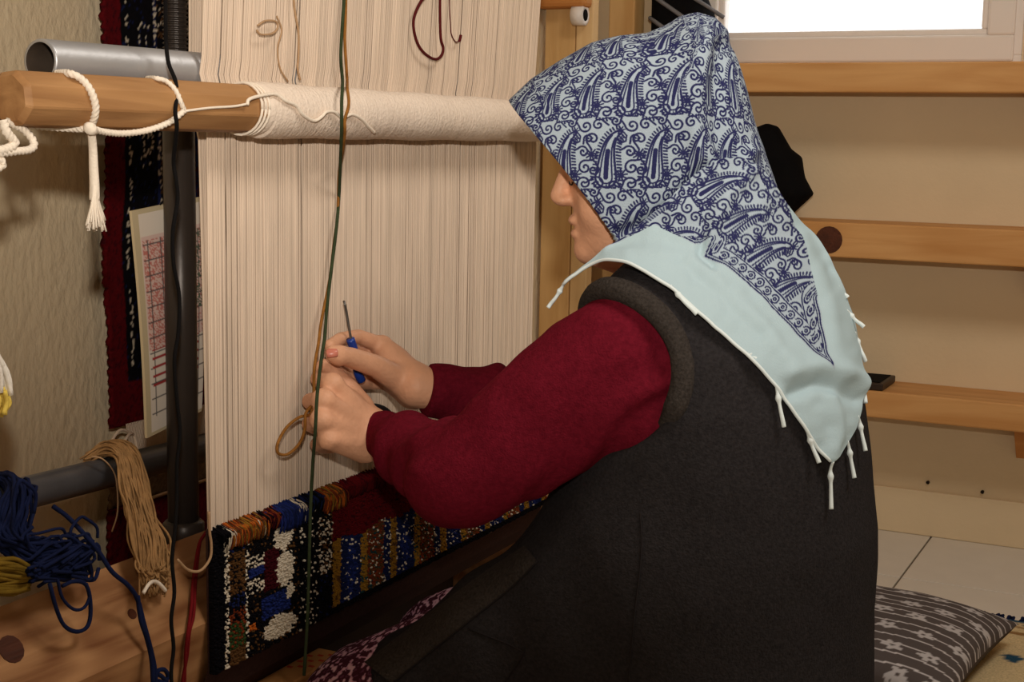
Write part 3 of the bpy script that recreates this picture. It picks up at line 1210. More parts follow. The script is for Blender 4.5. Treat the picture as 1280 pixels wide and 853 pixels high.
link('knot', V, F, 'white_cotton', cord, True)
tube('tail', [on_x(114, 163, BX + 0.024), on_x(116, 185, BX + 0.018), on_x(117, 210, BX + 0.016), on_x(118, 232, BX + 0.016), on_x(118, 250, BX + 0.016)], np.linspace(0.0038, 0.0052, 25), 'white_cotton', cord, 10, 6)
b = MB()
for k in range(70):
    a = rnd.uniform(0, 6.28)
    sp = math.sqrt(rnd.random())
    top = on_x(118, 226, BX + 0.016)
    end = on_x(119.5 + 15 * sp * math.cos(a), 283 + rnd.uniform(-8, 7), BX + 0.016 + 0.012 * sp * math.sin(a))
    mid = top * 0.5 + end * 0.5
    mid[1] += 0.001 * math.cos(a) - 0.003 * sp * math.cos(a)
    st = top + np.array([0.003 * math.sin(a) * sp, 0.004 * math.cos(a) * sp, 0])
    V, F = tube_geo(catmull([st, mid, end], 4), 0.0009, 5)
    b.add(V, F)
o = b.build('frayed_end', 'white_cotton', cord, True)
o['kind'] = 'stuff'

# second cord bunched on the cut end of the bar
c2 = thing('cotton_rope', 'short white cord looped below the cut end of the wooden bar', 'cord')
tube('strand', [on_x(4, 150, BX + 0.01), on_x(8, 165, BX + 0.012), on_x(18, 180, BX + 0.012), on_x(2, 188, BX + 0.012), on_x(-14, 186, BX + 0.01)], 0.0042, 'white_cotton', c2, 10, 14, 420, 3)
tube('strand', [on_x(8, 152, BX), on_x(30, 163, BX + 0.002), on_x(42, 178, BX + 0.006), on_x(38, 187, BX + 0.010), on_x(16, 190, BX + 0.012), on_x(-12, 194, BX + 0.01)], 0.0036, 'white_cotton', c2, 10, 14, 420, 3)
tube('strand', [on_x(-14, 200, BX + 0.008), on_x(0, 200, BX + 0.01), on_x(2, 208, BX + 0.01), on_x(-12, 214, BX + 0.01)], 0.0036, 'white_cotton', c2, 10, 14, 420, 3)

# ================================================================== finished rug hung on the wall behind the loom
hung = thing('hanging_rug', 'dark finished rug with red selvedge hanging on the plaster wall', 'rug')
RX = -1.462
hy0, hy1 = 1.628, 2.02


def ry(px, py):
    return on_x(px, py, RX)[1]


def hung_panel(name, z0, z1, colf, m='pile'):
    ny, nz = 120, max(6, int((z1 - z0) / 0.004))
    Y, Z = np.meshgrid(np.linspace(hy0, hy1, ny), np.linspace(z0, z1, nz), indexing='ij')
    wob = 0.006 * vnoise(np.stack([Z * 9, Z * 0, Z * 0], -1), 4)
    sel = np.zeros_like(Y)
    sel[0] = 0.0022 * np.sin(Z[0] * 420)
    X_ = RX + 0.004 * vnoise(np.stack([Y * 5, Z * 4, Y * 0], -1), 5) + 0.0016 * vnoise(np.stack([Y * 260, Z * 260, Y * 0], -1), 6)
    V = np.stack([X_, Y + wob * (Y < hy0 + 0.15) + sel, Z], -1).reshape(-1, 3)
    idx = np.arange(ny * nz).reshape(ny, nz)
    F = np.stack([idx[:-1, :-1], idx[1:, :-1], idx[1:, 1:], idx[:-1, 1:]], -1).reshape(-1, 4)
    cols = np.array([colf(y, z) for y, z in zip(Y.ravel(), Z.ravel())])
    o = link(name, V, F, m, hung, True, cols)
    md = o.modifiers.new('solid', 'SOLIDIFY')
    md.thickness = 0.008
    md.offset = -1
    return o


def hcol(y, z):
    r = rnd.random()
    s = y - hy0
    if s < 0.036 or z < 0.575:
        return C_['red'] if r < 0.85 else C_['dred']
    if 0.045 < s < 0.052:
        return C_['white'] if r < 0.25 else C_['black']
    if abs(s - 0.115) < 0.003:
        return C_['white'] if r < 0.22 else C_['navy']
    if s < 0.115:
        q = ((z - 0.9) / 0.16) % 1
        if 0.07 < s < 0.10 and q < 0.35 and r < 0.15:
            return C_['white']
        return C_['black'] if r < 0.94 else C_['navy']
    if s < 0.2:
        return C_['black'] if r < 0.82 else (C_['brown'] if r < 0.96 else C_['white'])
    return C_['navy'] if r < 0.7 else C_['dred']


hung_panel('pile', 0.508, 1.85, hcol)
b = MB()
for k in range(110):
    y = 1.655 + k * (hy1 - 1.66) / 110
    V, F = tube_geo([(RX + 0.004, y, 0.512), (RX + 0.006, y + 0.012, 0.445)], 0.0011, 4)
    b.add(V, F)
o = b.build('fringe', 'warp_cotton', hung, True)
o['kind'] = 'stuff'
hung_panel('plain_band', 0.385, 0.446, lambda y, z: np.array(lin((128, 104, 78))) * rnd.uniform(0.6, 1.05))
tube('edge_cord', [(RX + 0.006, hy0 + 0.02, 0.384), (RX + 0.006, 1.8, 0.386), (RX + 0.006, hy1, 0.384)], 0.003, 'tan_yarn', hung)
hung_panel('lower_pile', 0.06, 0.383, lambda y, z: C_['red'] if rnd.random() < 0.8 else C_['dred'])
for (a, m_, e) in (((166, 543), (150, 538), (137, 556)), ((163, 541), (158, 548), (146, 570)), ((168, 545), (172, 562), (180, 588))):
    tube('loose_warp_end', [on_x(*a, RX + 0.012), on_x(*m_, RX + 0.02), on_x(*e, RX + 0.016)], 0.0022, 'warp_cotton', hung)

# ================================================================== pattern chart behind the post
CHX = -1.172
chart = thing('pattern_chart', 'strip of paper weaving chart with red grid marks behind the steel post', 'chart')
q4 = [on_x(165, 264, CHX), on_x(253, 246, CHX), on_x(252, 514, CHX), on_x(184, 548, CHX)]
tl, tr, br_, bl = q4


def chart_pt(s, t_, dx):
    p = (tl * (1 - s) + tr * s) * (1 - t_) + (bl * (1 - s) + br_ * s) * t_
    return p + np.array([dx + 0.004 * math.sin(t_ * 3), 0, 0])


v, f = [], []
ns, nt_ = 60, 170
cols = []
for i in range(ns + 1):
    for j in range(nt_ + 1):
        s, t_ = i / ns, j / nt_
        v.append(chart_pt(0.075 + 0.925 * s, t_ * 0.965 + 0.02, 0.0))
        c = np.array(lin((236, 222, 206)))
        if s > 0.01 and 0.10 < t_ < 0.62:
            c = np.array(lin((228, 196, 184)))
        if s > 0.02 and 0.12 < t_ < 0.93:
            if t_ < 0.62 and rnd.random() < (0.50 if s < 0.75 else 0.15):
                c = np.array(lin((206, 128, 116)))
            if (j % 12) == 0 or (i % 12) == 6:
                c = np.array(lin((96, 88, 86)))
            if 0.62 < t_ < 0.80 and (j % 7) < 2 and 0.05 < s < 0.9:
                c = np.array(lin((172, 58, 58)))
            if s > 0.8 and t_ < 0.5 and rnd.random() < 0.4:
                c = np.array(lin((90, 104, 84)))
        cols.append(c)
for i in range(ns):
    for j in range(nt_):
        a = i * (nt_ + 1) + j
        f.append((a, a + 1, a + nt_ + 2, a + nt_ + 1))
link('chart_sheet', np.array(v), np.array(f), 'print', chart, False, np.array(cols))
v, f = [], []
for i in range(2):
    for j in range(21):
        v.append(chart_pt(i * 1.0, j / 20, -0.0025))
for j in range(20):
    f.append((j, j + 1, j + 22, j + 21))
o = link('cardboard_mount', v, f, 'mount', chart)
md = o.modifiers.new('solid', 'SOLIDIFY')
md.thickness = 0.004
md.offset = 0
# clip wire that hangs the chart from the post
tube('hanger', [on_x(200, 256, CHX), on_x(215, 240, CHX + 0.006), (-1.158, 1.397, on_x(226, 225, -1.14)[2])], 0.0012, 'black_yarn', chart)

# ================================================================== yarns
FX = WX + 0.008
# black cord hanging in front of everything
cordpts = [(207, -30), (207, 30), (208, 58), (211, 80), (219, 100), (221, 118), (219, 140), (221, 160), (217, 200), (220, 225), (222, 250), (216, 290), (217, 330), (224, 370), (223, 415), (218, 450), (221, 500), (225, 540), (221, 580), (221, 620), (219, 660), (215, 700), (218, 740), (214, 775), (217, 810), (214, 840), (216, 880)]
xs_ = np.interp([p_[1] for p_ in cordpts], [-30, 60, 85, 150, 200, 600, 680, 880], [-1.01, -1.03, -1.0, -0.966, -1.0, -1.03, -1.02, -0.985])
o = tube('black_string', [on_x(x, y, xx) for (x, y), xx in zip(cordpts, xs_)], 0.0022, 'black_yarn', None, 8, 5)
tag(o, 'long thin black cord hanging down past the pipe, bar and beam', 'cord')
o = tube('green_yarn', [on_x(x, y, xx) for x, y, xx in ((430, -30, FX), (430, 0, FX), (428, 30, FX), (426, 70, FX), (428, 98, FX), (428, 108, -0.973), (427, 130, -0.965), (427, 158, -0.968), (426, 190, -0.99), (424, 240, FX), (421, 280, FX + .004), (415, 330, FX + .006), (409, 380, FX + .01), (406, 420, FX + .02), (403, 440, FX + 0.03), (399, 470, FX + .05), (396, 500, FX + .058), (394, 540, FX + .055), (391, 580, FX + .03), (388, 640, FX + .02), (386, 720, FX + .015), (384, 780, FX + .02), (380, 845, FX + .025))], 0.0022, 'green_yarn', None, 8, 5)
tag(o, 'dark green yarn strand running down the warp past the hands', 'yarn')
o = tube('mustard_yarn', [on_x(x, y, xx) for x, y, xx in ((433, -30, FX), (432, 20, FX), (431, 50, FX), (433, 85, FX), (434, 102, FX), (434, 110, -0.973), (436, 130, -0.965), (431, 150, -0.966), (431, 165, -0.97), (428, 190, -0.995), (424, 215, FX), (422, 270, FX), (418, 300, FX + .003), (412, 350, FX + .005), (402, 400, FX + .01), (398, 430, FX + .02), (393, 460, FX + .03), (392, 500, FX + .03), (388, 518, FX + .03), (374, 522, FX + .026), (358, 535, FX + .022), (347, 555, FX + .02), (348, 567, FX + .02), (360, 568, FX + .022), (374, 555, FX + .026), (381, 537, FX + .03), (382, 518, FX + .032), (389, 508, FX + 0.034))], 0.0020, 'mustard_yarn', None, 8, 5)
tag(o, 'mustard brown yarn strand ending in a loop below the left hand', 'yarn')
o = tube('maroon_yarn', [on_x(x, y, FX) for x, y in ((548, -30), (535, -8), (526, 2), (518, 20), (517, 35), (521, 52), (528, 64), (538, 72), (546, 74), (552, 69), (554, 60), (551, 48), (550, 20), (550, -30))], 0.0021, 'maroon_yarn', None, 8, 5)
tag(o, 'maroon yarn hanging as a rounded loop on the upper warp', 'yarn')
o = tube('maroon_yarn', [on_x(x, y, FX) for x, y in ((562, -30), (562, 10), (563, 28), (564, 42), (569, 52), (574, 51), (576, 44))], [0.0009] * 25 + [0.0022] * 6, 'maroon_yarn', None, 8, 5)
tag(o, 'short maroon yarn end curling like a hook on the upper warp', 'yarn')
o = tube('tan_yarn', [on_x(x, y, FX) for x, y in ((322, 32), (332, 26), (345, 27), (347, 35), (340, 42), (326, 43), (321, 38))], 0.0013, 'tan_yarn', None, 6)
tag(o, 'thin tan yarn curl lying on the upper warp near its edge', 'yarn')
o = tube('tan_yarn', [on_x(x, y, FX) for x, y in ((366, -30), (368, 10), (373, 40), (373, 70), (372, 85), (375, 100))], 0.0015, 'tan_yarn', None, 6)
tag(o, 'straight tan yarn end hanging on the upper warp', 'yarn')
o = tube('tan_yarn', [on_x(x, y, FX) for x, y in ((346, 20), (352, 38), (347, 60), (350, 85), (360, 102))], 0.0011, 'tan_yarn', None, 6)
tag(o, 'wavy thin tan yarn trailing beside the curl on the upper warp', 'yarn')
o = tube('selvedge_yarn', [on_x(x, y, FX + 0.004) for x, y in ((261, 640), (262, 665), (264, 680), (263, 697), (255, 710), (246, 715), (234, 712), (222, 700))], 0.0017, 'tan_yarn', None, 6)
tag(o, 'pale selvedge thread curling from the warp corner over the beam', 'yarn')


def beam_pt(px, py, lift=0.004):
    """point on the beam's two front faces under a pixel"""
    best = None
    for k, an in enumerate((34.6, -10.4)):
        nrm = np.array([math.cos(math.radians(an)), 0, math.sin(math.radians(an))])
        p0 = np.array([bc[0], 0, bc[1]]) + nrm * (ap + lift)
        d = ray(px, py)
        t_ = ((p0 - CAM) @ nrm) / (d @ nrm)
        if best is None or t_ > best:
            best = t_
    return CAM + ray(px, py) * best


o = tube('red_yarn', [beam_pt(x, y, 0.006) for x, y in ((262, 662), (256, 668), (249, 680), (245, 700), (241, 730), (239, 760), (235, 790), (232, 815), (231, 853), (231, 890))], 0.002, 'red_yarn', None, 8, 5)
tag(o, 'red yarn strand hanging over the beam next to the carpet selvedge', 'yarn')
o = tube('red_yarn', [beam_pt(x, y, 0.006) for x, y in ((250, 678), (247, 700), (244, 735), (242, 770), (237, 790), (234, 820), (228, 853), (226, 890))], 0.002, 'red_yarn', None, 8, 5)
tag(o, 'second red yarn strand slanting across the beam beside the first', 'yarn')


def skein(name, label, strands, m, r, group=None):
    b = MB()
    for P in strands:
        V, F = tube_geo(catmull(P, 4), r * rnd.uniform(0.8, 1.15), 6)
        b.add(V, F)
    o = b.build(name, m, None, True)
    return tag(o, label, 'yarn', group)


def jit(p, s):
    return np.asarray(p) + np.array([rnd.gauss(0, s), rnd.gauss(0, s), rnd.gauss(0, s)])


# brown jute hank over the lower pipe
st = []
for k in range(110):
    w = rnd.uniform(-1, 1)
    d = rnd.uniform(-1, 1)
    path = [(112 + 6 * w, 573 + 5 * d, -1.20), (135 + 8 * w, 560 + 7 * d, -1.19), (158 + 12 * w, 568 + 8 * d, -1.155), (168 + 15 * w, 605 + 6 * d, -1.13), (176 + 17 * w, 640, -1.115), (186 + 18 * w, 675, -1.09), (190 + 17 * w, 705 + 8 * d, -1.075), (192 + 15 * w + 5 * d, 735 + rnd.uniform(-22, 12), -1.06)]
    st.append([jit(on_x(x + rnd.gauss(0, 1.0 + 0.018 * max(0, y - 560)), y, xx + 0.008 * d), 0.0018) for x, y, xx in path])
skein('jute_hank', 'hank of frayed brown jute yarn draped over the grey pipe', st, 'jute', 0.0014)
o = tube('white_thread', [on_x(x, y, -1.045) for x, y in ((179, 742), (186, 731), (193, 727), (200, 731), (207, 739))], 0.0022, 'white_cotton', None, 6)
tag(o, 'tiny bent white thread caught at the tip of the jute hank', 'thread')
tube_pts = [on_x(x, y, xx) for x, y, xx in ((114, 571, -1.172), (128, 574, -1.162), (141, 588, -1.16), (146, 606, -1.163), (147, 640, -1.17), (140, 665, -1.18))]
o = tube('tie_string', tube_pts, 0.001, 'tan_yarn', None, 6)
tag(o, 'thin tan string looped round the grey pipe beside the jute hank', 'string')

# navy skein spilling over pipe and beam
st = []
for k in range(46):
    w = rnd.uniform(-1, 1)
    path = [(-20 + 14 * w, 640, -1.20), (2 + 14 * w, 601 + 5 * w, -1.18), (22 + 14 * w, 606 + 8 * rnd.random(), -1.145), (18 + 20 * w, 640, -1.12), (14 + 20 * w, 672, -1.10), (40 + 24 * w, 692 + 14 * rnd.uniform(-1, 1), -1.085), (78 + 20 * w, 694 + 20 * rnd.uniform(-1, 1), -1.075), (100 + 18 * w, 700 + 24 * rnd.uniform(-1, 1), -1.07), (60 + 30 * w, 716 + 14 * rnd.uniform(-1, 1), -1.06)]
    st.append([jit(on_x(x, y, xx), 0.004) for x, y, xx in path])
for cx_, cy_, rx_, ry_ in ((105, 668, 17, 18), (104, 676, 12, 9), (60, 680, 28, 18), (112, 702, 12, 26), (30, 640, 14, 36)):
    st.append([jit(on_x(cx_ + rx_ * math.cos(a), cy_ + ry_ * math.sin(a), -1.075), 0.002) for a in np.linspace(0.5, 6.4, 10)])
st.append([on_x(x, y, -1.05) for x, y in ((62, 730), (70, 760), (80, 782), (95, 790), (108, 785), (113, 770), (112, 745), (106, 730), (92, 727), (78, 733))])
st.append([on_x(x, y, -1.05) for x, y in ((72, 725), (78, 748), (92, 762), (105, 760), (112, 745), (108, 730))])
skein('navy_skein', 'loose tangle of navy blue yarn spilling over the pipe and beam', st, 'navy_yarn', 0.0021)
for q, lab in ((((66, 633, -1.11), (85, 647, -1.10), (105, 668, -1.075), (122, 688, -1.06), (140, 715, -1.05), (160, 732, -1.045), (172, 750, -1.045), (180, 780, -1.04), (188, 810, -1.035), (194, 840, -1.03), (196, 885, -1.02)), 'navy yarn strand trailing from the tangle down across the beam'),
               (((172, 745, -1.046), (176, 775, -1.042), (184, 800, -1.038), (190, 830, -1.032), (192, 885, -1.02)), 'short navy yarn end lying close beside the trailing strand'),
               (((228, 885, -1.03), (206, 850, -1.03), (197, 843, -1.03), (199, 838, -1.03), (206, 838, -1.03), (210, 846, -1.03), (205, 853, -1.03), (198, 852, -1.03)), 'small dark curl of yarn low on the timber beam')):
    o = tube('navy_yarn', [on_x(*a) for a in q], 0.0026, 'navy_yarn', None, 8, 5)
    tag(o, lab, 'yarn')
st = []
for k in range(60):
    w, d = rnd.uniform(-1, 1), rnd.uniform(-1, 1)
    st.append([jit(on_x(x, y, xx), 0.0015) for x, y, xx in ((-40, 722 + 16 * w, -1.09 + .008 * d), (-10, 721 + 20 * w, -1.085 + .012 * d), (18, 721 + 21 * w, -1.08 + .012 * d), (33 + 4 * (1 - w * w), 722 + 14 * w, -1.075 + .008 * d))])
skein('olive_skein', 'bundle of olive gold yarn lying on the beam beneath the navy tangle', st, 'olive_yarn', 0.0026)

# cream and yellow wool hanging from the bar, outside the warp
st1, st2 = [], []
for k in range(44):
    w, d = rnd.uniform(-1, 1), rnd.uniform(-1, 1)
    st1.append([jit(on_x(x, y, BX + 0.03 * d * (y > 300) + 0.0), 0.001) for x, y in ((-22, 130), (-22 + 2 * w, 250), (-22 + 6 * w, 400), (-8 + 18 * w, 462 + 5 * w * w), (-4 + 18 * w, 492))])
    st2.append([jit(on_x(x, y, BX + 0.03 * d), 0.001) for x, y in ((-10 + 17 * w, 488), (-8 + 18 * w, 503), (-10 + 16 * w, 520 - 4 * w * w))])
wool = thing('wool_hank', 'cream and yellow wool hank hanging from the bar against the plaster', 'yarn')
for nm, ss, mm in (('cream_wool', st1, 'cream_wool'), ('yellow_wool', st2, 'yellow_wool')):
    b = MB()
    for P in ss:
        V, F = tube_geo(catmull(P, 4), 0.0024, 6)
        b.add(V, F)
    b.build(nm, mm, wool, True)

# cardboard box tucked under the carpet
t = thing('cardboard_box', 'small cardboard box with red print under the bottom of the carpet', 'box')
p = on_x(432, 806, -1.035)
bx1, by1, bz1 = -1.035, p[1], p[2]
MB().box((bx1 - 0.045, by1 - 0.20, 0.0), (bx1, by1, bz1 - 0.012), 0.003).build('carton', 'cardboard', t)
for k in range(9):
    MB().box((bx1 - 0.040 + (k % 3) * 0.012, by1 - 0.085 + k * 0.008, bz1 - 0.012), (bx1 - 0.032 + (k % 3) * 0.012, by1 - 0.080 + k * 0.008, bz1 - 0.0114)).build('print_mark', 'red_print', t)

# ================================================================== the weaver
mat('skin', (230, 172, 136), rough=0.5, spec=0.3, var=0.14, scale=34, bump=0.0011, bscale=150)
mat('nail', (206, 124, 104), rough=0.3, spec=0.4)
mat('sweater', (108, 23, 38), rough=1.0, spec=0.02, var=0.30, scale=160, bump=0.0014, bscale=420)
mat('vest', (50, 47, 48), rough=1.0, spec=0.02, var=0.4, scale=240, bump=0.0014, bscale=380)
mat('vest_band', (64, 58, 54), rough=1.0, spec=0.02, var=0.45, scale=300, bump=0.0022, bscale=260)
mat('vest_seam', (38, 34, 34), rough=0.95, spec=0.05)
mat('scarf', attr='Col', rough=0.9, spec=0.05, bump=0.0004, bscale=500)
mat('tassel', (220, 230, 230), rough=0.9, spec=0.1)
mat('hair', (40, 28, 22), rough=0.7)
mat('strap', (18, 18, 20), rough=0.4)
mat('blue_plastic', (28, 62, 150), rough=0.3, spec=0.5)
mat('tool_steel', (120, 116, 112), rough=0.35, metal=0.8)

PY = 1.64                                    # her middle plane
person = thing('person', 'weaver in patterned blue headscarf, maroon sweater and charcoal vest knotting at the loom', 'person')


def S(px, py, y=PY):
    q = on_y(px, py, y)
    return np.array([q[0], q[2]])


# ---- torso: stacked ellipses
TZ = np.array([-0.02, 0.10, 0.20, 0.30, 0.40, 0.50, 0.60, 0.66, 0.72, 0.77, 0.81, 0.86])
TC = np.array([-0.50, -0.50, -0.505, -0.515, -0.52, -0.515, -0.515, -0.515, -0.520, -0.530, -0.54, -0.56])
TD = np.array([0.20, 0.20, 0.195, 0.190, 0.190, 0.186, 0.172, 0.160, 0.142, 0.112, 0.082, 0.060])
TW = np.array([0.27, 0.26, 0.245, 0.230, 0.222, 0.216, 0.208, 0.203, 0.190, 0.150, 0.100, 0.065])


def torso(p, grow=0.0):
    z = p[..., 2]
    c, d, w = np.interp(z, TZ, TC), np.interp(z, TZ, TD) + grow, np.interp(z, TZ, TW) + grow
    k = np.sqrt(((p[..., 0] - c) / d) ** 2 + ((p[..., 1] - PY) / w) ** 2)
    r = (k - 1) * np.minimum(d, w)
    r = np.maximum(r, 0.012 - z)
    return np.maximum(r, z - 0.85).astype(np.float32)


L_SH, L_EL, L_WR = np.array([-0.585, 1.49, 0.716]), np.array([-0.765, 1.435, 0.563]), np.array([-0.955, 1.556, 0.572])
R_SH, R_EL, R_WR = np.array([-0.585, 1.80, 0.716]), np.array([-0.775, 1.800, 0.575]), np.array([-0.935, 1.632, 0.622])


def arm_sdf(p, grow=0.0):
    d = 9.0
    for sh, el, wr in ((L_SH, L_EL, L_WR), (R_SH, R_EL, R_WR)):
        a = cone(p, sh, el, 0.074 + grow, 0.058 + grow)
        mid = el * 0.45 + wr * 0.55
        b = cone(p, el, mid, 0.053 + grow, 0.043 + grow)
        cuff = wr + (el - wr) * 0.10
        c = cone(p, mid, cuff, 0.043 + grow, 0.034 + grow)
        under = cone(p, sh + np.array([0.012, 0.0, -0.050]), el + np.array([0.03, 0, 0.015]), 0.066 + grow, 0.055 + grow)
        a = smin(a, under, 0.02)
        d = np.minimum(d, smin(smin(a, b, 0.03), c, 0.015))
    return d


def shoulders(p, grow=0.0):
    a = cone(p, (-0.545, PY, 0.765), (-0.572, PY - 0.13, 0.735), 0.075 + grow, 0.068 + grow)
    b = cone(p, (-0.545, PY, 0.765), (-0.572, PY + 0.13, 0.735), 0.075 + grow, 0.068 + grow)
    return smin(a, b, 0.03)


def clip_cuff(p, d, wr, el, dist):
    ax = (el - wr) / np.linalg.norm(el - wr)
    s = (p - (wr + ax * dist).astype(np.float32)) @ ax.astype(np.float32)
    near = np.linalg.norm(p - wr.astype(np.float32), axis=-1) < 0.066
    return np.where(near, np.maximum(d, -s), d)


# ---- sweater
def sweater_fn(p):
    d = smin(arm_sdf(p), shoulders(p, -0.012), 0.03)
    d = smin(d, torso(p, -0.012), 0.03)
    # wrinkles: rings across the sleeves, slant folds at the elbow and the armpit
    for sh, el, wr in ((L_SH, L_EL, L_WR), (R_SH, R_EL, R_WR)):
        ax = wr - el
        t = ((p - el.astype(np.float32)) @ ax.astype(np.float32)) / float(ax @ ax)
        m = np.exp(-((t - 0.35) / 0.45) ** 2)
        d = d + 0.0048 * np.sin(t * 19 + 6 * vnoise(p * 11, 21)) * m * np.clip((t + 0.25) * 4, 0, 1)
    d = d + 0.0062 * vnoise(p * 13, 22) + 0.0018 * vnoise(p * 38, 23)
    d = clip_cuff(p, d, L_WR, L_EL, 0.012)
    d = clip_cuff(p, d, R_WR, R_EL, 0.012)
    d = np.maximum(d, 0.36 - p[..., 2])
    # hollow cuffs: leave the wrists free
    return d


V, F = surface_nets(sweater_fn, (-1.02, 1.34, 0.34), (-0.30, 1.92, 0.90), 0.0042)
V = smooth_mesh(V, F, 2)
link('sweater', V, F, 'sweater', person, True)


# cuffs, ribbed bands
def ring_band(name, c, axis, r0, r1, w, m, parent, n=40, flat=1.0):
    axis = axis / np.linalg.norm(axis)
    a = np.cross(axis, [0, 0, 1.0])
    a /= np.linalg.norm(a)
    b = np.cross(axis, a)
    v, f = [], []
    secs = [(-w / 2, r0), (-w / 2, r1), (0, r1 + 0.0006), (w / 2, r1), (w / 2, r0)]
    for s, r in secs:
        for k in range(n):
            t = 2 * math.pi * k / n
            v.append(c + axis * s + (a * math.cos(t) + b * flat * math.sin(t)) * r)
    K = len(secs)
    for l in range(K):
        for k in range(n):
            f.append((l * n + k, l * n + (k + 1) % n, ((l + 1) % K) * n + (k + 1) % n, ((l + 1) % K) * n + k))
    return link(name, v, f, m, parent, True)




# ---- vest: torso shell with armholes, draped down over the lap
def lap(p, grow=0.0):
    a = cone(p, (-0.56, 1.55, 0.45), (-0.713, 1.53, 0.339), 0.14 + grow, 0.102 + grow)
    a = smin(a, cone(p, (-0.713, 1.53, 0.339), (-0.885, 1.50, 0.228), 0.102 + grow, 0.082 + grow), 0.02)
    b = cone(p, (-0.56, 1.73, 0.45), (-0.713, 1.75, 0.339), 0.14 + grow, 0.102 + grow)
    b = smin(b, cone(p, (-0.713, 1.75, 0.339), (-0.885, 1.78, 0.228), 0.102 + grow, 0.082 + grow), 0.02)
    return smin(a, b, 0.08)


def vest_body(p):
    d = smin(torso(p, 0.006), shoulders(p, 0.008), 0.04)
    d = smin(d, lap(p), 0.05)
    return d


def vest_fn(p):
    d = vest_body(p)
    d = d + 0.004 * vnoise(p * np.array([9, 9, 5], np.float32), 31) + 0.0016 * vnoise(p * 24, 32)
    # long soft folds falling from the armhole and across the lap
    d = d + 0.004 * np.sin(p[..., 0] * 42 + p[..., 2] * 16 + 2 * vnoise(p * 5, 33)) * np.clip((0.55 - p[..., 2]) / 0.25, 0, 1) * np.clip((-0.50 - p[..., 0]) / 0.1, 0, 1)
    # armholes
    for sy, sh, el in ((-1, L_SH, L_EL), (1, R_SH, R_EL)):
        c = np.array([-0.608, PY + sy * 0.205, 0.700], np.float32)
        hole = ellipsoid(p, c, (0.106, 0.105, 0.092))
        d = smax(d, -hole, 0.012)
    # neck opening and open front
    d = smax(d, -cone(p, (-0.60, PY, 0.84), (-0.74, PY, 0.70), 0.075, 0.085), 0.01)
    # front edge: the panel stops at a slanting line above the knee
    d = np.maximum(d, (-0.872 - p[..., 0]) * 0.6 + (p[..., 2] - 0.28) * -0.45)
    return d


V, F = surface_nets(vest_fn, (-1.02, 1.34, -0.01), (-0.28, 1.94, 0.88), 0.005)
V = smooth_mesh(V, F, 2)
vest = link('vest', V, F, 'vest', person, True)


# ribbed armhole bands: follow the armhole edge found by marching onto the vest
def armhole_band(sy, parent):
    c = np.array([-0.608, PY + sy * 0.205, 0.700])
    pts = []
    for a in np.linspace(0, 2 * math.pi, 90, endpoint=False):
        best = None
        dirv = np.array([math.cos(a), 0, math.sin(a)])
        # search on the hole ellipsoid for the point lying on the vest surface
        us = np.linspace(-0.2, 1.35, 120)
        P = np.stack([c[0] + 0.106 * np.cos(us) * math.cos(a), c[1] - sy * 0.105 * np.sin(us), c[2] + 0.092 * np.cos(us) * math.sin(a)], -1)
        val = np.abs(vest_body(P.astype(np.float32)))
        k = int(val.argmin())
        pts.append(P[k])
    pts = np.array(pts)
    for _ in range(3):
        pts = (np.roll(pts, 1, 0) + pts * 2 + np.roll(pts, -1, 0)) / 4
    return pts


for sy in (-1, 1):
    pts = armhole_band(sy, vest)
    # flattened band: outward ring a little proud of the vest
    cen = pts.mean(0)
    out = pts - cen
    out /= np.linalg.norm(out, axis=1, keepdims=True)
    e = 1e-3
    g = np.stack([(vest_body((pts + np.eye(3)[k] * e).astype(np.float32)) - vest_body((pts - np.eye(3)[k] * e).astype(np.float32))) / (2 * e) for k in range(3)], -1)
    g /= np.linalg.norm(g, axis=1, keepdims=True)
    v, f = [], []
    prof = [(-0.006, -0.010), (-0.007, 0.003), (0.002, 0.007), (0.010, 0.007), (0.017, 0.004), (0.019, -0.006)]
    for i in range(len(pts)):
        aa = 2 * math.pi * (i % 90) / 90
        fade = float(np.clip((math.sin(aa) + 0.62) / 0.3, 0, 1))
        tdir = out[i] - g[i] * (out[i] @ g[i])
        tdir /= np.linalg.norm(tdir)
        for (a, b) in prof:
            v.append(pts[i] + tdir * a * (0.4 + 0.6 * fade) + g[i] * (b * fade - 0.012 * (1 - fade)))
    K = len(prof)
    for i in range(len(pts)):
        i2 = (i + 1) % len(pts)
        for k in range(K - 1):
            f.append((i * K + k, i * K + k + 1, i2 * K + k + 1, i2 * K + k))
    link('armhole_band', v, f, 'vest_band', vest, True)


def vest_line(name, pts, r, m, off=0.001, n=40):
    P = catmull([np.array([x, y, 0.0]) for x, y in pts], 8)
    Q = march(vest_fn, P[:, 0], P[:, 1], 1.0, 2.4, off)
    V, F = tube_geo(Q, r, 6)
    return link(name, V, F, m, vest, True)


def vest_strip(name, A, B, m, off=0.003, n=40, k=6):
    """ribbon lying on the vest between two traced edges"""
    A = catmull([np.array([x, y, 0.0]) for x, y in A], 10)
    B = catmull([np.array([x, y, 0.0]) for x, y in B], 10)
    v, f = [], []
    rows = []
    for s in np.linspace(0, 1, k):
        P = A * (1 - s) + B * s
        lift = off * (1.0 if 0.05 < s < 0.95 else 0.1)
        rows.append(march(vest_fn, P[:, 0], P[:, 1], 1.0, 2.4, lift))
    R = np.array(rows)
    kk, nn = R.shape[:2]
    idx = np.arange(kk * nn).reshape(kk, nn)
    F = np.stack([idx[:-1, :-1], idx[1:, :-1], idx[1:, 1:], idx[:-1, 1:]], -1).reshape(-1, 4)
    o = link(name, R.reshape(-1, 3), F, m, vest, True)
    return o


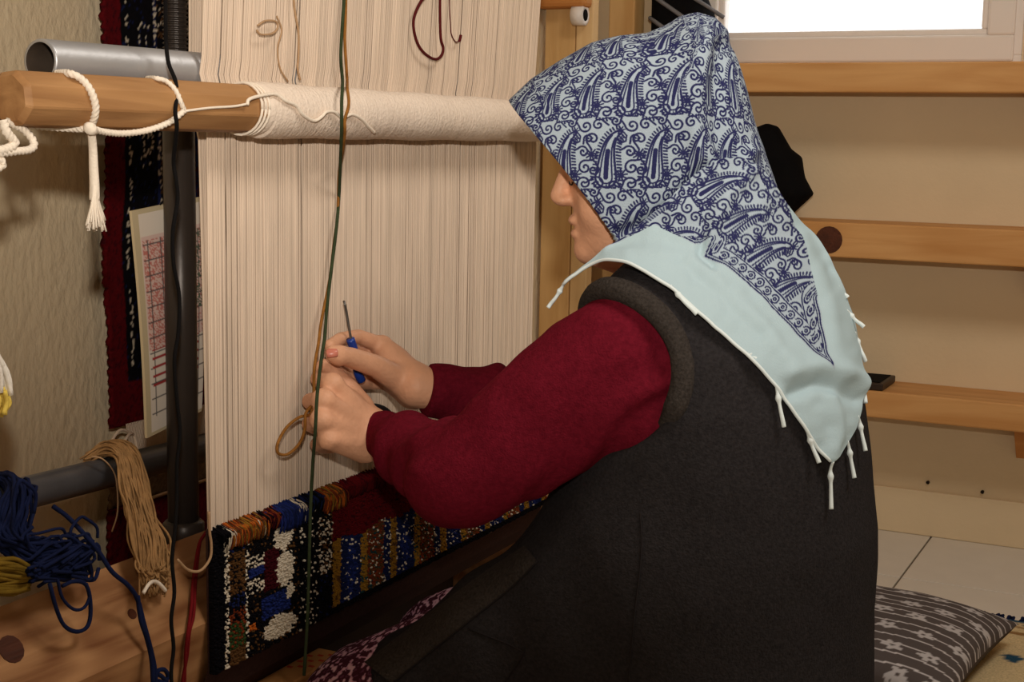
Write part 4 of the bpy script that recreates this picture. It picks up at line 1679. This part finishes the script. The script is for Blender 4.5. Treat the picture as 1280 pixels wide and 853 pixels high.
vest_strip('front_placket', [(655, 682), (610, 712), (560, 748), (505, 790), (455, 828)], [(672, 702), (640, 734), (590, 774), (535, 818), (490, 855)], 'vest_band')
vest_line('front_seam', [(672, 702), (640, 734), (590, 774), (535, 818), (490, 855)], 0.0013, 'vest_seam')
vest_line('pocket_seam', [(585, 786), (610, 796), (636, 806), (655, 816)], 0.0011, 'vest_seam')
vest_line('pocket_seam', [(655, 816), (645, 834), (630, 855)], 0.0011, 'vest_seam')
vest_line('side_seam', [(800, 640), (802, 680), (799, 720), (794, 760), (790, 800), (785, 853)], 0.0010, 'vest_seam')

# ---- flowered skirt: knees below the vest and down to the floor
def skirt_fn(p):
    a = cone(p, (-0.70, 1.555, 0.305), (-0.93, 1.52, 0.200), 0.112, 0.100)
    b = cone(p, (-0.70, 1.725, 0.305), (-0.93, 1.76, 0.200), 0.112, 0.100)
    d = smin(a, b, 0.12)
    base = np.sqrt(((p[..., 0] + 0.66) / 0.33) ** 2 + ((p[..., 1] - PY) / 0.30) ** 2)
    base = np.maximum((base - 1) * 0.3, np.abs(p[..., 2] - 0.105) - 0.10)
    d = smin(d, base, 0.06)
    d = d + 0.004 * vnoise(p * 12, 41) + 0.003 * np.sin(p[..., 1] * 60 + 3 * vnoise(p * 6, 42))
    return np.maximum(d, 0.004 - p[..., 2])


V, F = surface_nets(skirt_fn, (-1.12, 1.28, -0.01), (-0.30, 2.0, 0.42), 0.0065)
V = smooth_mesh(V, F, 2)
V, F = subdivide(V, F)
V, F = subdivide(V, F)
nz_ = vnoise(V * 210, 51)
n2_ = vnoise(V * 330 + 3, 52)
cs = np.tile(np.array(lin((74, 34, 48))), (len(V), 1))
cs[nz_ > 0.16] = lin((206, 150, 176))
cs[(nz_ > 0.42)] = lin((230, 190, 206))
cs[(nz_ < -0.45) & (n2_ > 0)] = lin((110, 60, 84))
link('skirt', V, F, 'print', person, True, cs)


# ---- head, neck and hands
TH_ = math.radians(20.8)                      # her head is turned a little to her left
HC = np.array([-0.62, PY])
hf, hs = np.array([math.cos(TH_), math.sin(TH_)]), np.array([-math.sin(TH_), math.cos(TH_)])


def S2(px, py, u=0.0):
    d = ray(px, py)
    t = (HC @ hs + u - CAM[:2] @ hs) / (d[:2] @ hs)
    q = CAM + d * t
    return np.array([(q[:2] - HC) @ hf, q[2]])


def head_xy(p):
    a, b = p[..., 0] - HC[0], p[..., 1] - HC[1]
    return a * hf[0] + b * hf[1], a * hs[0] + b * hs[1]


def head_to_world(x, u, z):
    q = HC + hf * x + hs * u
    return np.array([q[0], q[1], z])


def sd2(p_x, z, P, closed):
    return poly_sd(p_x.astype(np.float32), z.astype(np.float32), P, closed)


head_prof = np.array([S2(*q) for q in ((703, 150), (704, 195), (711, 222), (717, 262), (719, 285), (724, 305), (731, 322), (752, 336), (790, 350), (800, 420), (900, 400), (902, 290), (912, 210), (900, 130), (858, 78), (790, 66), (735, 95))])


def face_fn(p):
    x, u = head_xy(p)
    z = p[..., 2]
    pl_ = np.stack([x, u, z], -1)
    d = sd2(x, z, head_prof, True)
    D = 0.075
    # narrower towards the jaw
    Wm = 0.058 + 0.014 * np.clip((z - 0.82) / 0.10, 0, 1)
    q = np.maximum(D - d, 0) * (Wm / D)
    h = np.sqrt(q * q + u * u) - Wm
    c3 = lambda px, py, du=0.0: np.array([S2(px, py)[0], du, S2(px, py)[1]])
    p = pl_.astype(np.float32)
    nose = cone(p, c3(709, 210), c3(697, 244), 0.0075, 0.0092)
    nose = smin(nose, ellipsoid(p, c3(704, 250, 0), (0.0105, 0.0165, 0.0080)), 0.006)
    h = smin(h, nose, 0.010)
    h = smin(h, ellipsoid(p, c3(717, 275), (0.0068, 0.019, 0.0062)), 0.006)
    h = smin(h, ellipsoid(p, c3(720, 292), (0.0068, 0.018, 0.0056)), 0.006)
    h = smin(h, ellipsoid(p, c3(736, 314), (0.017, 0.020, 0.014)), 0.015)
    for s_ in (-1, 1):
        h = smin(h, ellipsoid(p, c3(724, 222, 0.031 * s_), (0.011, 0.016, 0.010)), 0.008)
        h = smin(h, ellipsoid(p, c3(716, 206, 0.026 * s_), (0.010, 0.020, 0.006)), 0.008)
        h = smin(h, ellipsoid(p, c3(752, 258, 0.042 * s_), (0.022, 0.017, 0.022)), 0.02)
        h = smin(h, ellipsoid(p, c3(826, 232, 0.072 * s_), (0.018, 0.008, 0.028)), 0.006)
    h = smax(h, -ellipsoid(p, c3(711, 284), (0.010, 0.020, 0.0016)), 0.002)
    return h.astype(np.float32)


BV, BF = [], []


def add_body(V, F):
    k = sum(len(v) for v in BV)
    BV.append(V)
    BF.append(F + k)


lo = S(1000, 430)
V, F = surface_nets(face_fn, (-0.80, PY - 0.12, 0.76), (-0.46, PY + 0.12, 1.09), 0.0026)
add_body(smooth_mesh(V, F, 1), F)


def inner_fn(p):
    d = smin(torso(p, -0.03), shoulders(p, -0.02), 0.04)
    for sh, el, wr in ((L_SH, L_EL, L_WR), (R_SH, R_EL, R_WR)):
        d = smin(d, smin(cone(p, sh, el, 0.045, 0.034), cone(p, el, wr, 0.028, 0.016), 0.01), 0.02)
    return smin(d, cone(p, (-0.56, PY, 0.80), (-0.60, PY, 0.90), 0.055, 0.052), 0.03)


V, F = surface_nets(inner_fn, (-1.02, 1.36, 0.20), (-0.34, 1.92, 0.93), 0.009)
add_body(smooth_mesh(V, F, 1), F)

H = on_x


def chain(p, pts, rad, k=0.006):
    d = None
    for i in range(len(pts) - 1):
        c = cone(p, pts[i], pts[i + 1], rad[i], rad[i + 1])
        d = c if d is None else np.minimum(d, c)
    return d


# left hand: closed round the knot, back of the hand towards us
LW = L_WR
L_MCP = [H(414, 480, -0.985), H(403, 500, -0.982), H(401, 525, -0.978), H(410, 549, -0.972)]
L_F = []
for i, m_ in enumerate(L_MCP):
    px, py = ((398, 474), (388, 502), (387, 530), (396, 556))[i]
    pip = H(px, py, -1.012 - 0.004 * (i == 1))
    dx, dy_ = ((404, 462), (396, 508), (396, 536), (404, 560))[i]
    dip = H(dx, dy_, -1.026)
    tx, ty = ((409, 458), (412, 512), (412, 540), (418, 560))[i]
    tip = H(tx, ty, -1.018)
    L_F.append([m_, pip, dip, tip])
L_TH = [H(452, 508, -0.975), H(432, 482, -0.995), H(416, 466, -1.010), H(404, 458, -1.018)]


def lhand_fn(p):
    d = cone(p, L_EL * 0.35 + LW * 0.65, LW, 0.030, 0.0265)
    carp = H(452, 538, -0.962)
    d = smin(d, ellipsoid(p, (LW + carp) / 2, (0.024, 0.028, 0.031)), 0.012)
    for i, m_ in enumerate(L_MCP):
        d = smin(d, cone(p, carp + (m_ - L_MCP[1]) * 0.45, m_, 0.0205, 0.0128), 0.011)
    d = smin(d, ellipsoid(p, H(432, 520, -0.982), (0.021, 0.028, 0.034)), 0.012)
    for i, c in enumerate(L_F):
        r = (0.0105, 0.0108, 0.0102, 0.0090)[i]
        f = chain(p, c, [r * 1.12, r, r * 0.9, r * 0.8])
        kn = cone(p, c[0] + np.array([0.003, 0, 0.002]), c[0], r * 1.1, r * 1.1)
        d = smin(d, smin(f, kn, 0.004), 0.006)
    d = smin(d, chain(p, L_TH, [0.016, 0.0135, 0.0115, 0.0095]), 0.008)
    # tendons fanning over the back of the hand
    for i, m_ in enumerate(L_MCP):
        e = cone(p, carp + np.array([0.016, 0, 0.002]) + (m_ - L_MCP[1]) * 0.3, m_ + np.array([0.009, 0, 0.0]), 0.004, 0.005)
        d = smin(d, e, 0.010)
    return d.astype(np.float32)


allp = np.array(L_MCP + [q for c in L_F for q in c] + L_TH + [L_EL * 0.35 + LW * 0.65])
V, F = surface_nets(lhand_fn, allp.min(0) - 0.045, allp.max(0) + 0.045, 0.0018)
add_body(smooth_mesh(V, F, 1), F)

# right hand: thumb towards us, pinching the tool against the forefinger
RW = R_WR
R_TH = [H(500, 476, -0.958), H(470, 458, -0.970), H(438, 447, -0.983), H(416, 442, -0.990)]
R_F = [
    [H(478, 432, -0.998), H(448, 421, -1.012), H(426, 424, -1.016), H(412, 432, -1.010)],
    [H(474, 446, -1.012), H(444, 440, -1.026), H(424, 450, -1.024), H(410, 462, -1.012)],
    [H(478, 462, -1.012), H(448, 462, -1.024), H(428, 468, -1.020), H(414, 472, -1.010)],
    [H(486, 478, -1.006), H(460, 480, -1.016), H(442, 480, -1.012), H(430, 478, -1.004)],
]


def rhand_fn(p):
    d = cone(p, R_EL * 0.3 + RW * 0.7, RW, 0.031, 0.0265)
    carp = H(512, 478, -0.955)
    d = smin(d, ellipsoid(p, (RW + carp) / 2, (0.024, 0.026, 0.027)), 0.014)
    for i, c in enumerate(R_F):
        d = smin(d, cone(p, carp + (c[0] - R_F[1][0]) * 0.4, c[0], 0.0215, 0.0135), 0.012)
    d = smin(d, ellipsoid(p, H(492, 462, -0.975), (0.021, 0.026, 0.027)), 0.014)
    for i, c in enumerate(R_F):
        r = (0.0098, 0.0098, 0.0094, 0.0084)[i]
        d = smin(d, chain(p, c, [r * 1.15, r, r * 0.92, r * 0.8]), 0.005)
    th = chain(p, R_TH, [0.0190, 0.0150, 0.0132, 0.0105])
    pad = ellipsoid(p, H(424, 445, -0.987), (0.011, 0.014, 0.0125))
    th = smin(th, pad, 0.006)
    d = smin(d, th, 0.007)
    # web between thumb and forefinger, crease at the thumb base
    d = smin(d, cone(p, H(484, 444, -0.985), H(478, 436, -0.996), 0.014, 0.012), 0.010)
    cr = cone(p, H(462, 470, -0.951), H(482, 462, -0.949), 0.002, 0.002)
    d = smax(d, -cr, 0.004)
    return d.astype(np.float32)


allp = np.array([q for c in R_F for q in c] + R_TH + [R_EL * 0.3 + RW * 0.7])
V, F = surface_nets(rhand_fn, allp.min(0) - 0.045, allp.max(0) + 0.045, 0.0018)
add_body(smooth_mesh(V, F, 1), F)
body = link('body', np.vstack(BV), np.vstack(BF), 'skin', person, True)


# lowered lashes and eyebrows
def face_line(name, pts, r, m):
    out = []
    for px, py, u in pts:
        x0, z0 = S2(px, py)
        xs = np.linspace(x0 - 0.05, x0 + 0.05, 200)
        P = np.array([head_to_world(x, u, z0) for x in xs])
        v_ = face_fn(P.astype(np.float32))
        k = int(np.argmax(v_ < 0.0006)) if (v_ < 0.0006).any() else 100
        out.append(P[k])
    V, F = tube_geo(catmull(out, 5), r, 6)
    return link(name, V, F, m, body, True)


for sd_ in (-1, 1):
    face_line('eyelashes', [(712, 226, sd_ * 0.019), (710, 229, sd_ * 0.027), (712, 230, sd_ * 0.035), (716, 227, sd_ * 0.043)], 0.0011, 'hair')
    face_line('eyebrow', [(708, 208, sd_ * 0.012), (706, 204, sd_ * 0.022), (708, 203, sd_ * 0.033), (714, 208, sd_ * 0.045)], 0.0022, 'hair')


# thumb nail and the little it shows of a nail on the left forefinger
def nail(c, nrm, along, w, l, name='fingernail'):
    nrm = nrm / np.linalg.norm(nrm)
    along = along - nrm * (along @ nrm)
    along /= np.linalg.norm(along)
    side = np.cross(nrm, along)
    v, f = [], []
    n, m = 10, 8
    for i in range(n + 1):
        for j in range(m + 1):
            a, b = -1 + 2 * i / n, -1 + 2 * j / m
            v.append(c + along * l * a * math.sqrt(1 - 0.3 * b * b) + side * w * b * math.sqrt(1 - 0.3 * a * a) - nrm * 0.0028 * b * b - nrm * 0.001 * a * a)
    for i in range(n):
        for j in range(m):
            q = i * (m + 1) + j
            f.append((q, q + 1, q + m + 2, q + m + 1))
    o = link(name, v, f, 'nail', body, True)
    md = o.modifiers.new('solid', 'SOLIDIFY')
    md.thickness = 0.0012
    return o


nd = -ray(416, 441)
nd /= np.linalg.norm(nd)
pt = march(rhand_fn, np.array([415.0]), np.array([440.5]), 1.2, 2.4, 0.0004)[0]
nail(pt, nd * 0.85 + np.array([0, 0, 0.35]), R_TH[3] - R_TH[2], 0.0058, 0.0072)

# watch strap peeping out of the left cuff
ax = (L_EL - LW) / np.linalg.norm(L_EL - LW)
ring_band('wrist_strap', LW + ax * -0.003, ax + np.array([0, 0, 0.22]), 0.0285, 0.0338, 0.009, 'strap', person, 40, 1.06)

# ---- hooked knife in the right hand (held: a thing of its own)
knife = thing('hook_knife', 'small rug knife with blue handle and thin hooked steel shaft', 'knife')
tube('handle', [H(438, 424, -1.0), H(443, 440, -0.999), H(447, 465, -0.998), H(452, 476, -0.997)], 0.0058, 'blue_plastic', knife, 12)
tube('shaft', [H(439, 426, -1.0), H(436, 408, -1.002), H(433, 390, -1.004), H(431, 380, -1.005), H(430, 377, -1.008)], 0.0017, 'tool_steel', knife, 8)

# ---- headscarf
top_px = [(560, 199), (637, 126), (665, 99), (700, 76), (740, 54), (775, 44), (808, 40), (830, 31), (850, 19), (872, 14), (895, 21), (912, 37), (921, 62), (931, 105), (942, 150), (956, 195), (971, 240), (984, 275), (996, 305), (1030, 380)]
hood_line = np.array([S2(*q) for q in top_px])
hood_poly = np.vstack([hood_line, [S2(1030, 600)], [S2(560, 600)]])
OA, OB = S2(638, 126), S2(771, 300, -0.07)
o_t = (OB - OA) / np.linalg.norm(OB - OA)
o_n = np.array([o_t[1], -o_t[0]])
if o_n[0] > 0:
    o_n = -o_n
HD, HW = 0.105, 0.100


def hood_solid(p, full=False):
    x, u = head_xy(p)
    z = p[..., 2]
    ins = sd2(x, z, hood_poly, True) > 0
    d = sd2(x, z, hood_line, False)
    d = np.where(ins, d, -d)
    q = np.maximum(HD - d, 0) * (HW / HD)
    s = np.sqrt(q * q + u * u) - HW
    s = s + 0.0026 * vnoise(p * 13, 61)
    return s.astype(np.float32)


def fold_field(px, py):
    """soft cloth folds on the hood, as small offsets"""
    h = np.zeros_like(px)
    for (pts, w, a) in (([(905, 60), (900, 120), (905, 180), (930, 240)], 13, -0.010), ([(885, 45), (872, 110), (868, 160), (880, 205)], 12, 0.006),
                        ([(880, 210), (850, 245), (815, 275), (775, 292)], 9, -0.008), ([(940, 190), (915, 225), (893, 262), (880, 300)], 10, 0.007)):
        P = catmull([np.array([a_, b_]) for a_, b_ in pts], 6)
        d = poly_sd(px.astype(np.float32), py.astype(np.float32), P, False)
        h += a * np.exp(-(d / w) ** 2)
    return h


def hood_fn(p):
    s = hood_solid(p)
    sh = np.maximum(s, -(s + 0.0055))
    x, u = head_xy(p)
    z = p[..., 2]
    op = (x - OA[0]) * o_n[0] + (z - OA[1]) * o_n[1]
    op = op + 0.004 * np.sin((z - OB[1]) * 22)
    sh = np.maximum(sh, op)
    c0, c1 = S2(768, 312), S2(1000, 330)
    zb = c0[1] + (c1[1] - c0[1]) * (x - c0[0]) / (c1[0] - c0[0])
    return np.maximum(sh, zb - z)


V, F = surface_nets(hood_fn, (-0.90, PY - 0.18, 0.76), (-0.38, PY + 0.20, 1.14), 0.0026)
V = smooth_mesh(V, F, 2)
N = normals(V, F)
P2 = pix(V)
sgn = head_xy(V)[1] < 0.03
outer = np.abs(hood_solid(V.astype(np.float32))) < 0.0036
V = V + N * (fold_field(P2[0], P2[1]) * sgn * np.where(outer, 1.0, -1.0))[:, None]
fo = outer[F].all(1)
# finer grid where the print shows
V1, F1 = subdivide(V, F[fo])
V1, F1 = subdivide(V1, F1)
used = np.unique(F1)
remap = np.full(len(V1), -1)
remap[used] = np.arange(len(used))
V1, F1 = V1[used], remap[F1]


# ---- the block print: paisleys, scrolls and rosettes drawn on one repeat, in millimetres
TWm, THm, RES = 52.0, 84.0, 5
gw, gh = int(TWm * RES), int(THm * RES)
gxx, gyy = np.meshgrid((np.arange(gw) + 0.5) / RES, (np.arange(gh) + 0.5) / RES, indexing='ij')
ink = np.zeros((gw, gh), np.float32)


def clear_blob(cx, cy, pts, r):
    pass


def stroke(P, w):
    global ink
    P = np.asarray(P, float)
    for ox in (-TWm, 0, TWm):
        for oy in (-THm, 0, THm):
            Q = P + np.array([ox, oy])
            if Q[:, 0].max() < -3 or Q[:, 0].min() > TWm + 3 or Q[:, 1].max() < -3 or Q[:, 1].min() > THm + 3:
                continue
            x0, x1 = max(0, int((Q[:, 0].min() - 3) * RES)), min(gw, int((Q[:, 0].max() + 3) * RES) + 1)
            y0, y1 = max(0, int((Q[:, 1].min() - 3) * RES)), min(gh, int((Q[:, 1].max() + 3) * RES) + 1)
            if x1 <= x0 or y1 <= y0:
                continue
            d = poly_sd(gxx[x0:x1, y0:y1].astype(np.float32), gyy[x0:x1, y0:y1].astype(np.float32), Q, False)
            ink[x0:x1, y0:y1] = np.maximum(ink[x0:x1, y0:y1], np.clip((w / 2 - d) / 0.35 + 0.5, 0, 1))


def spiral(cx, cy, r, a0, hand=1, w=1.9, turns=1.35, tail=1.5):
    t = np.linspace(0, 1, 36)
    a = a0 + hand * turns * 2 * math.pi * t
    rr = r * (0.12 + 0.88 * t)
    P = np.stack([cx + rr * np.cos(a), cy + rr * np.sin(a)], 1)
    if tail:
        d = P[-1] - P[-4]
        d /= np.linalg.norm(d)
        P = np.vstack([P, P[-1] + d * r * 0.5 * tail])
    stroke(P, w)


def rosette(cx, cy, r, n=9, w=1.5):
    for k in range(n):
        a = 2 * math.pi * k / n + 0.2
        stroke([(cx + 0.35 * r * math.cos(a), cy + 0.35 * r * math.sin(a)), (cx + r * math.cos(a), cy + r * math.sin(a))], w)
    t = np.linspace(0, 2 * math.pi, 14)
    stroke(np.stack([cx + 0.12 * r * np.cos(t), cy + 0.12 * r * np.sin(t)], 1), w)


def paisley(cx, cy, sc=1.0):
    t = np.linspace(0, 1, 30)
    sx = cx + sc * (-4 + 3 * t + 15 * t ** 3.4)
    sy = cy + sc * (-24 + 60 * t - 10 * t ** 4)
    r = sc * 10.5 * np.sqrt(np.clip(1 - t, 0, 1)) * (0.55 + 0.45 * (1 - t)) + 0.4
    T = np.stack([np.gradient(sx), np.gradient(sy)], 1)
    T /= np.linalg.norm(T, axis=1, keepdims=True)
    Nn = np.stack([-T[:, 1], T[:, 0]], 1)
    C0 = np.stack([sx, sy], 1)

    def outline(k, add=0.0):
        L = C0 + Nn * (r * k + add)[:, None]
        Rr = C0 - Nn * (r * k + add)[:, None]
        a = np.linspace(math.pi / 2, 3 * math.pi / 2, 12)
        b0 = np.array([sx[0], sy[0]])
        base = math.atan2(T[0, 1], T[0, 0])
        arc = np.stack([b0[0] + (r[0] * k + add) * np.cos(base + a), b0[1] + (r[0] * k + add) * np.sin(base + a)], 1)
        return np.vstack([L[::-1], arc, Rr])
    o1 = outline(1.0)
    stroke(o1, 2.7)
    stroke(outline(0.60)[6:-6], 1.9)
    for k in range(2, 20, 1):
        pass
    stroke(C0[:15], 5.0 * sc)
    # hooked tip
    tip = C0[-1]
    stroke([tip, tip + (4 * sc, -5 * sc), tip + (3 * sc, -11 * sc), tip + (-2 * sc, -13 * sc), tip + (-5 * sc, -10 * sc)], 2.0)
    rosette(tip[0] - 1.5 * sc, tip[1] - 8 * sc, 4.2 * sc, 6, 1.3)
    o2 = outline(1.0, 2.6)
    L = np.concatenate([[0], np.cumsum(np.linalg.norm(np.diff(o2, axis=0), axis=1))])
    for s in np.arange(1, L[-1], 3.6):
        x, y = np.interp(s, L, o2[:, 0]), np.interp(s, L, o2[:, 1])
        i = np.argmin(np.hypot(C0[:, 0] - x, C0[:, 1] - y))
        dv = np.array([x, y]) - C0[i]
        dv /= np.linalg.norm(dv) + 1e-9
        stroke([(x, y), (x + 3.4 * dv[0] + 0.8, y + 3.6 * dv[1])], 2.2)


paisley(21, 39, 1.08)
for q in ((7, 6, 8.6, 0.4, 1), (25, 3, 6.6, 2.4, -1), (44, 6, 8.4, 1.0, 1), (45, 25, 8.6, 3.4, -1), (3, 22, 6.6, 5.0, 1), (3, 58, 8.4, 1.9, 1), (43, 43, 7.0, 0.3, 1),
          (10, 75, 7.6, 2.6, -1), (29, 79, 5.6, 4.2, 1), (47, 74, 8.0, 5.4, -1), (50, 58, 5.6, 1.2, 1)):
    spiral(*q, 2.45)
rosette(33, 16, 7.2, 9, 2.1)
rosette(1, 40, 7.0, 9, 2.1)
rosette(34, 68, 5.0, 8, 1.6)
rosette(19, 84, 4.6, 7, 1.6)


def ink_at(s, t):
    """s, t in mm"""
    row = np.floor(t / THm).astype(int)
    s = s + (row % 2) * TWm / 2
    i = np.floor((s % TWm) * RES).astype(int) % gw
    j = np.floor((t % THm) * RES).astype(int) % gh
    return ink[i, j]


BG, INK = np.array(lin((164, 178, 190))), np.array(lin((42, 44, 84)))
PALE = np.array(lin((172, 193, 200)))


def hood_cols(V):
    x, u = head_xy(V)
    z = V[:, 2]
    au = np.abs(u)
    e = 2e-3
    gx_ = (sd2(x + e, z, hood_line, False) - sd2(x - e, z, hood_line, False)) / (2 * e)
    gz_ = (sd2(x, z + e, hood_line, False) - sd2(x, z - e, hood_line, False)) / (2 * e)
    k = np.clip(HW - au, 0, HW) * 0.75
    s = (x - gx_ * k) * 1000 + np.where(u > 0, 27, 0)
    t = (z - gz_ * k) * 1000
    s, t = s + 5 * vnoise(V * 14, 81), t + 5 * vnoise(V * 14 + 7, 82)
    ca, sa = math.cos(0.04), math.sin(0.04)
    s, t = s * ca + t * sa, -s * sa + t * ca
    m = ink_at(s * 1.0 + 3, t * 1.0 + 24)[:, None]
    return BG * (1 - m) + INK * m


scarf = link('headscarf', V1, F1, 'scarf', person, True, hood_cols(V1))
inn = F[~fo]
used = np.unique(inn)
remap = np.full(len(V), -1)
remap[used] = np.arange(len(used))
link('lining', V[used], remap[inn], 'scarf', scarf, True, np.tile(BG, (len(used), 1)))


# ---- the scarf's tail, draped over shoulders and back
def drape_base(p):
    d = smin(vest_body(p), hood_solid(p), 0.07)
    d = smin(d, arm_sdf(p, 0.004), 0.03)
    return d


upper = [(706, 352), (728, 334), (752, 318), (815, 268), (850, 235), (885, 205), (925, 195), (960, 220), (988, 262), (1012, 288), (1032, 312), (1050, 350), (1064, 390), (1074, 430), (1081, 475), (1077, 515), (1063, 550), (1042, 574)]
lower = [(704, 356), (726, 338), (745, 329), (765, 328), (790, 332), (815, 344), (838, 359), (860, 378), (882, 398), (905, 418), (930, 440), (952, 462), (972, 485), (988, 508), (1002, 528), (1014, 548), (1026, 566), (1036, 578)]
Uc, Lc = catmull([np.array(q, float) for q in upper], 8), catmull([np.array(q, float) for q in lower], 8)
ncol = 64
W_ = np.linspace(0, 1, ncol)[None, :, None]
G = Uc[:, None, :] * (1 - W_) + Lc[:, None, :] * W_
nr = G.shape[0]
GX, GY = G[..., 0], G[..., 1]
off = 0.007 + 0.003 * np.sin(GX * 0.05 + GY * 0.03)
P3 = march(lambda p: drape_base(p), GX, GY, 1.0, 2.3, 0.0085, 60)
P3 = P3.reshape(nr, ncol, 3)
# soften the draped sheet, then lay folds on it
for _ in range(12):
    Q = P3.copy()
    Q[1:-1, 1:-1] = 0.25 * (P3[:-2, 1:-1] + P3[2:, 1:-1] + P3[1:-1, :-2] + P3[1:-1, 2:])
    Q[1:-1, 0] = 0.5 * P3[1:-1, 0] + 0.25 * (P3[:-2, 0] + P3[2:, 0])
    Q[1:-1, -1] = 0.5 * P3[1:-1, -1] + 0.25 * (P3[:-2, -1] + P3[2:, -1])
    P3 = Q
def refine(A, k):
    for _ in range(2):
        n, m_, c = A.shape
        A = catmull(A.reshape(n, -1), k).reshape(-1, m_, c).transpose(1, 0, 2)
    return A


big = refine(np.concatenate([P3, G], -1), 4)
P3, GX, GY = big[..., :3], big[..., 3], big[..., 4]
nr, ncol = GX.shape
e1 = np.gradient(P3, axis=0)
e2 = np.gradient(P3, axis=1)
Nn = np.cross(e1, e2)
Nn /= np.linalg.norm(Nn, axis=-1, keepdims=True) + 1e-12
if (Nn * (CAM - P3)).sum(-1).mean() < 0:
    Nn = -Nn
fh = np.zeros((nr, ncol))
for (pts, w, a) in (([(760, 318), (830, 322), (880, 345), (940, 400), (985, 455)], 14, 0.006), ([(880, 300), (876, 318), (890, 332)], 7, -0.006),
                    ([(985, 468), (1020, 458), (1055, 466), (1080, 480)], 11, 0.008), ([(990, 492), (1025, 482), (1070, 500)], 9, -0.006),
                    ([(1040, 500), (1046, 540), (1038, 572)], 9, 0.006), ([(850, 330), (900, 372), (950, 420)], 8, -0.004),
                    ([(1000, 300), (1030, 360), (1048, 430), (1055, 470)], 10, 0.004), ([(940, 215), (905, 250), (886, 300)], 9, 0.006)):
    C1 = catmull([np.array([a_, b_], float) for a_, b_ in pts], 6)
    d = poly_sd(GX.astype(np.float32), GY.astype(np.float32), C1, False)
    fh += a * np.exp(-(d / w) ** 2)
P3 = P3 + Nn * (fh + 0.0012 * vnoise(np.stack([GX / 14, GY / 14, GX * 0], -1), 71))[..., None]
# print inside the traced edge of the printed ground, plain pale border outside
print_px = np.array([(752, 318), (785, 298), (818, 281), (838, 291), (868, 305), (888, 299), (880, 320), (905, 333), (945, 366), (985, 408), (1036, 464), (1033, 430), (1021, 372), (1004, 312), (986, 262), (970, 190), (880, 180), (790, 250)], float)
pd = poly_sd(GX.ravel().astype(np.float32), GY.ravel().astype(np.float32), print_px)
edge = poly_sd(GX.ravel().astype(np.float32), GY.ravel().astype(np.float32), print_px[:13], False)
ca, sa = math.cos(0.95), math.sin(0.95)
gxr, gyr = GX.ravel(), GY.ravel()
s_, t_ = gxr * ca + gyr * sa, -(-gxr * sa + gyr * ca)
m = ink_at(s_ * 1.0 + 12, t_ * 1.0 + 30)
low_side = (gyr > 296)
bandm = (edge < 21) & low_side
# border band: two rules and a row of little curls
cur = np.zeros(len(gxr))
along = (gxr * 0.72 + gyr * 0.70)
cell = (along % 14.0) - 7.0
perp = edge - 11.5
rad = np.hypot(cell, perp)
ang = np.arctan2(perp, cell)
cur = ((np.abs(rad - 5.0) < 1.0) & (ang > -2.4)) | (np.abs(rad - 1.6) < 1.0)
cur = cur | (np.abs(edge - 2.2) < 0.9) | (np.abs(edge - 4.9) < 0.7) | (np.abs(edge - 19.5) < 0.9)
m = np.where(bandm, cur.astype(float), m)
m = np.where(pd > 0, m, 0.0)[:, None]
ground = np.where((pd > 0)[:, None], BG, PALE)
cols = ground * (1 - m) + INK * m
idx = np.arange(nr * ncol).reshape(nr, ncol)
F = np.stack([idx[:-1, :-1], idx[1:, :-1], idx[1:, 1:], idx[:-1, 1:]], -1).reshape(-1, 4)
tail = link('scarf_tail', P3.reshape(-1, 3), F, 'scarf', scarf, True, cols)
md = tail.modifiers.new('solid', 'SOLIDIFY')
md.thickness = 0.0022
md.offset = 0
# rolled hem and knotted tassels
hemP = P3[:, -1]
V, F = tube_geo(hemP[::6], 0.0020, 6)
link('hem', V, F, MATS['tassel'], scarf, True)


def edge_pt(px, py):
    k = np.hypot(GX - px, GY - py)
    i = np.unravel_index(k.argmin(), k.shape)
    return P3[i], Nn[i]


for (a, b) in (((838, 357), (871, 393)), ((934, 441), (945, 449)), ((970, 482), (980, 534)), ((1008, 538), (1024, 579)), ((1038, 577), (1039, 637)), ((1060, 552), (1068, 598)),
               ((1073, 520), (1082, 564)), ((1079, 470), (1082, 504)), ((1068, 415), (1082, 452)), ((1058, 388), (1080, 409)), ((1047, 358), (1060, 372)), ((706, 354), (685, 385))):
    p0, n0 = edge_pt(*a)
    xs = np.linspace(a[0], b[0], 7)
    ys = np.linspace(a[1], b[1], 7) + np.array([0, 0, 1, 1.5, 1, 0, 0])
    Q = march(drape_base, xs, ys, 1.0, 2.3, 0.006, 60)
    dep = np.linalg.norm(p0 - CAM)
    Q2 = []
    for k, (x, y) in enumerate(zip(xs, ys)):
        r_ = ray(x, y)
        r_ = r_ / np.linalg.norm(r_)
        dd = min(np.linalg.norm(Q[k] - CAM), dep + 0.01) - 0.002
        Q2.append(CAM + r_ * dd)
    Q2 = np.array(Q2)
    Q2[0] = p0
    L_ = catmull(Q2, 4)
    n = len(L_)
    tt = np.linspace(0, 1, n)
    r = 0.0016 + 0.0018 * np.exp(-((tt - 0.30) / 0.07) ** 2) + 0.0010 * tt
    V, F = tube_geo(L_, r, 8)
    link('tassel', V, F, 'tassel', scarf, True)
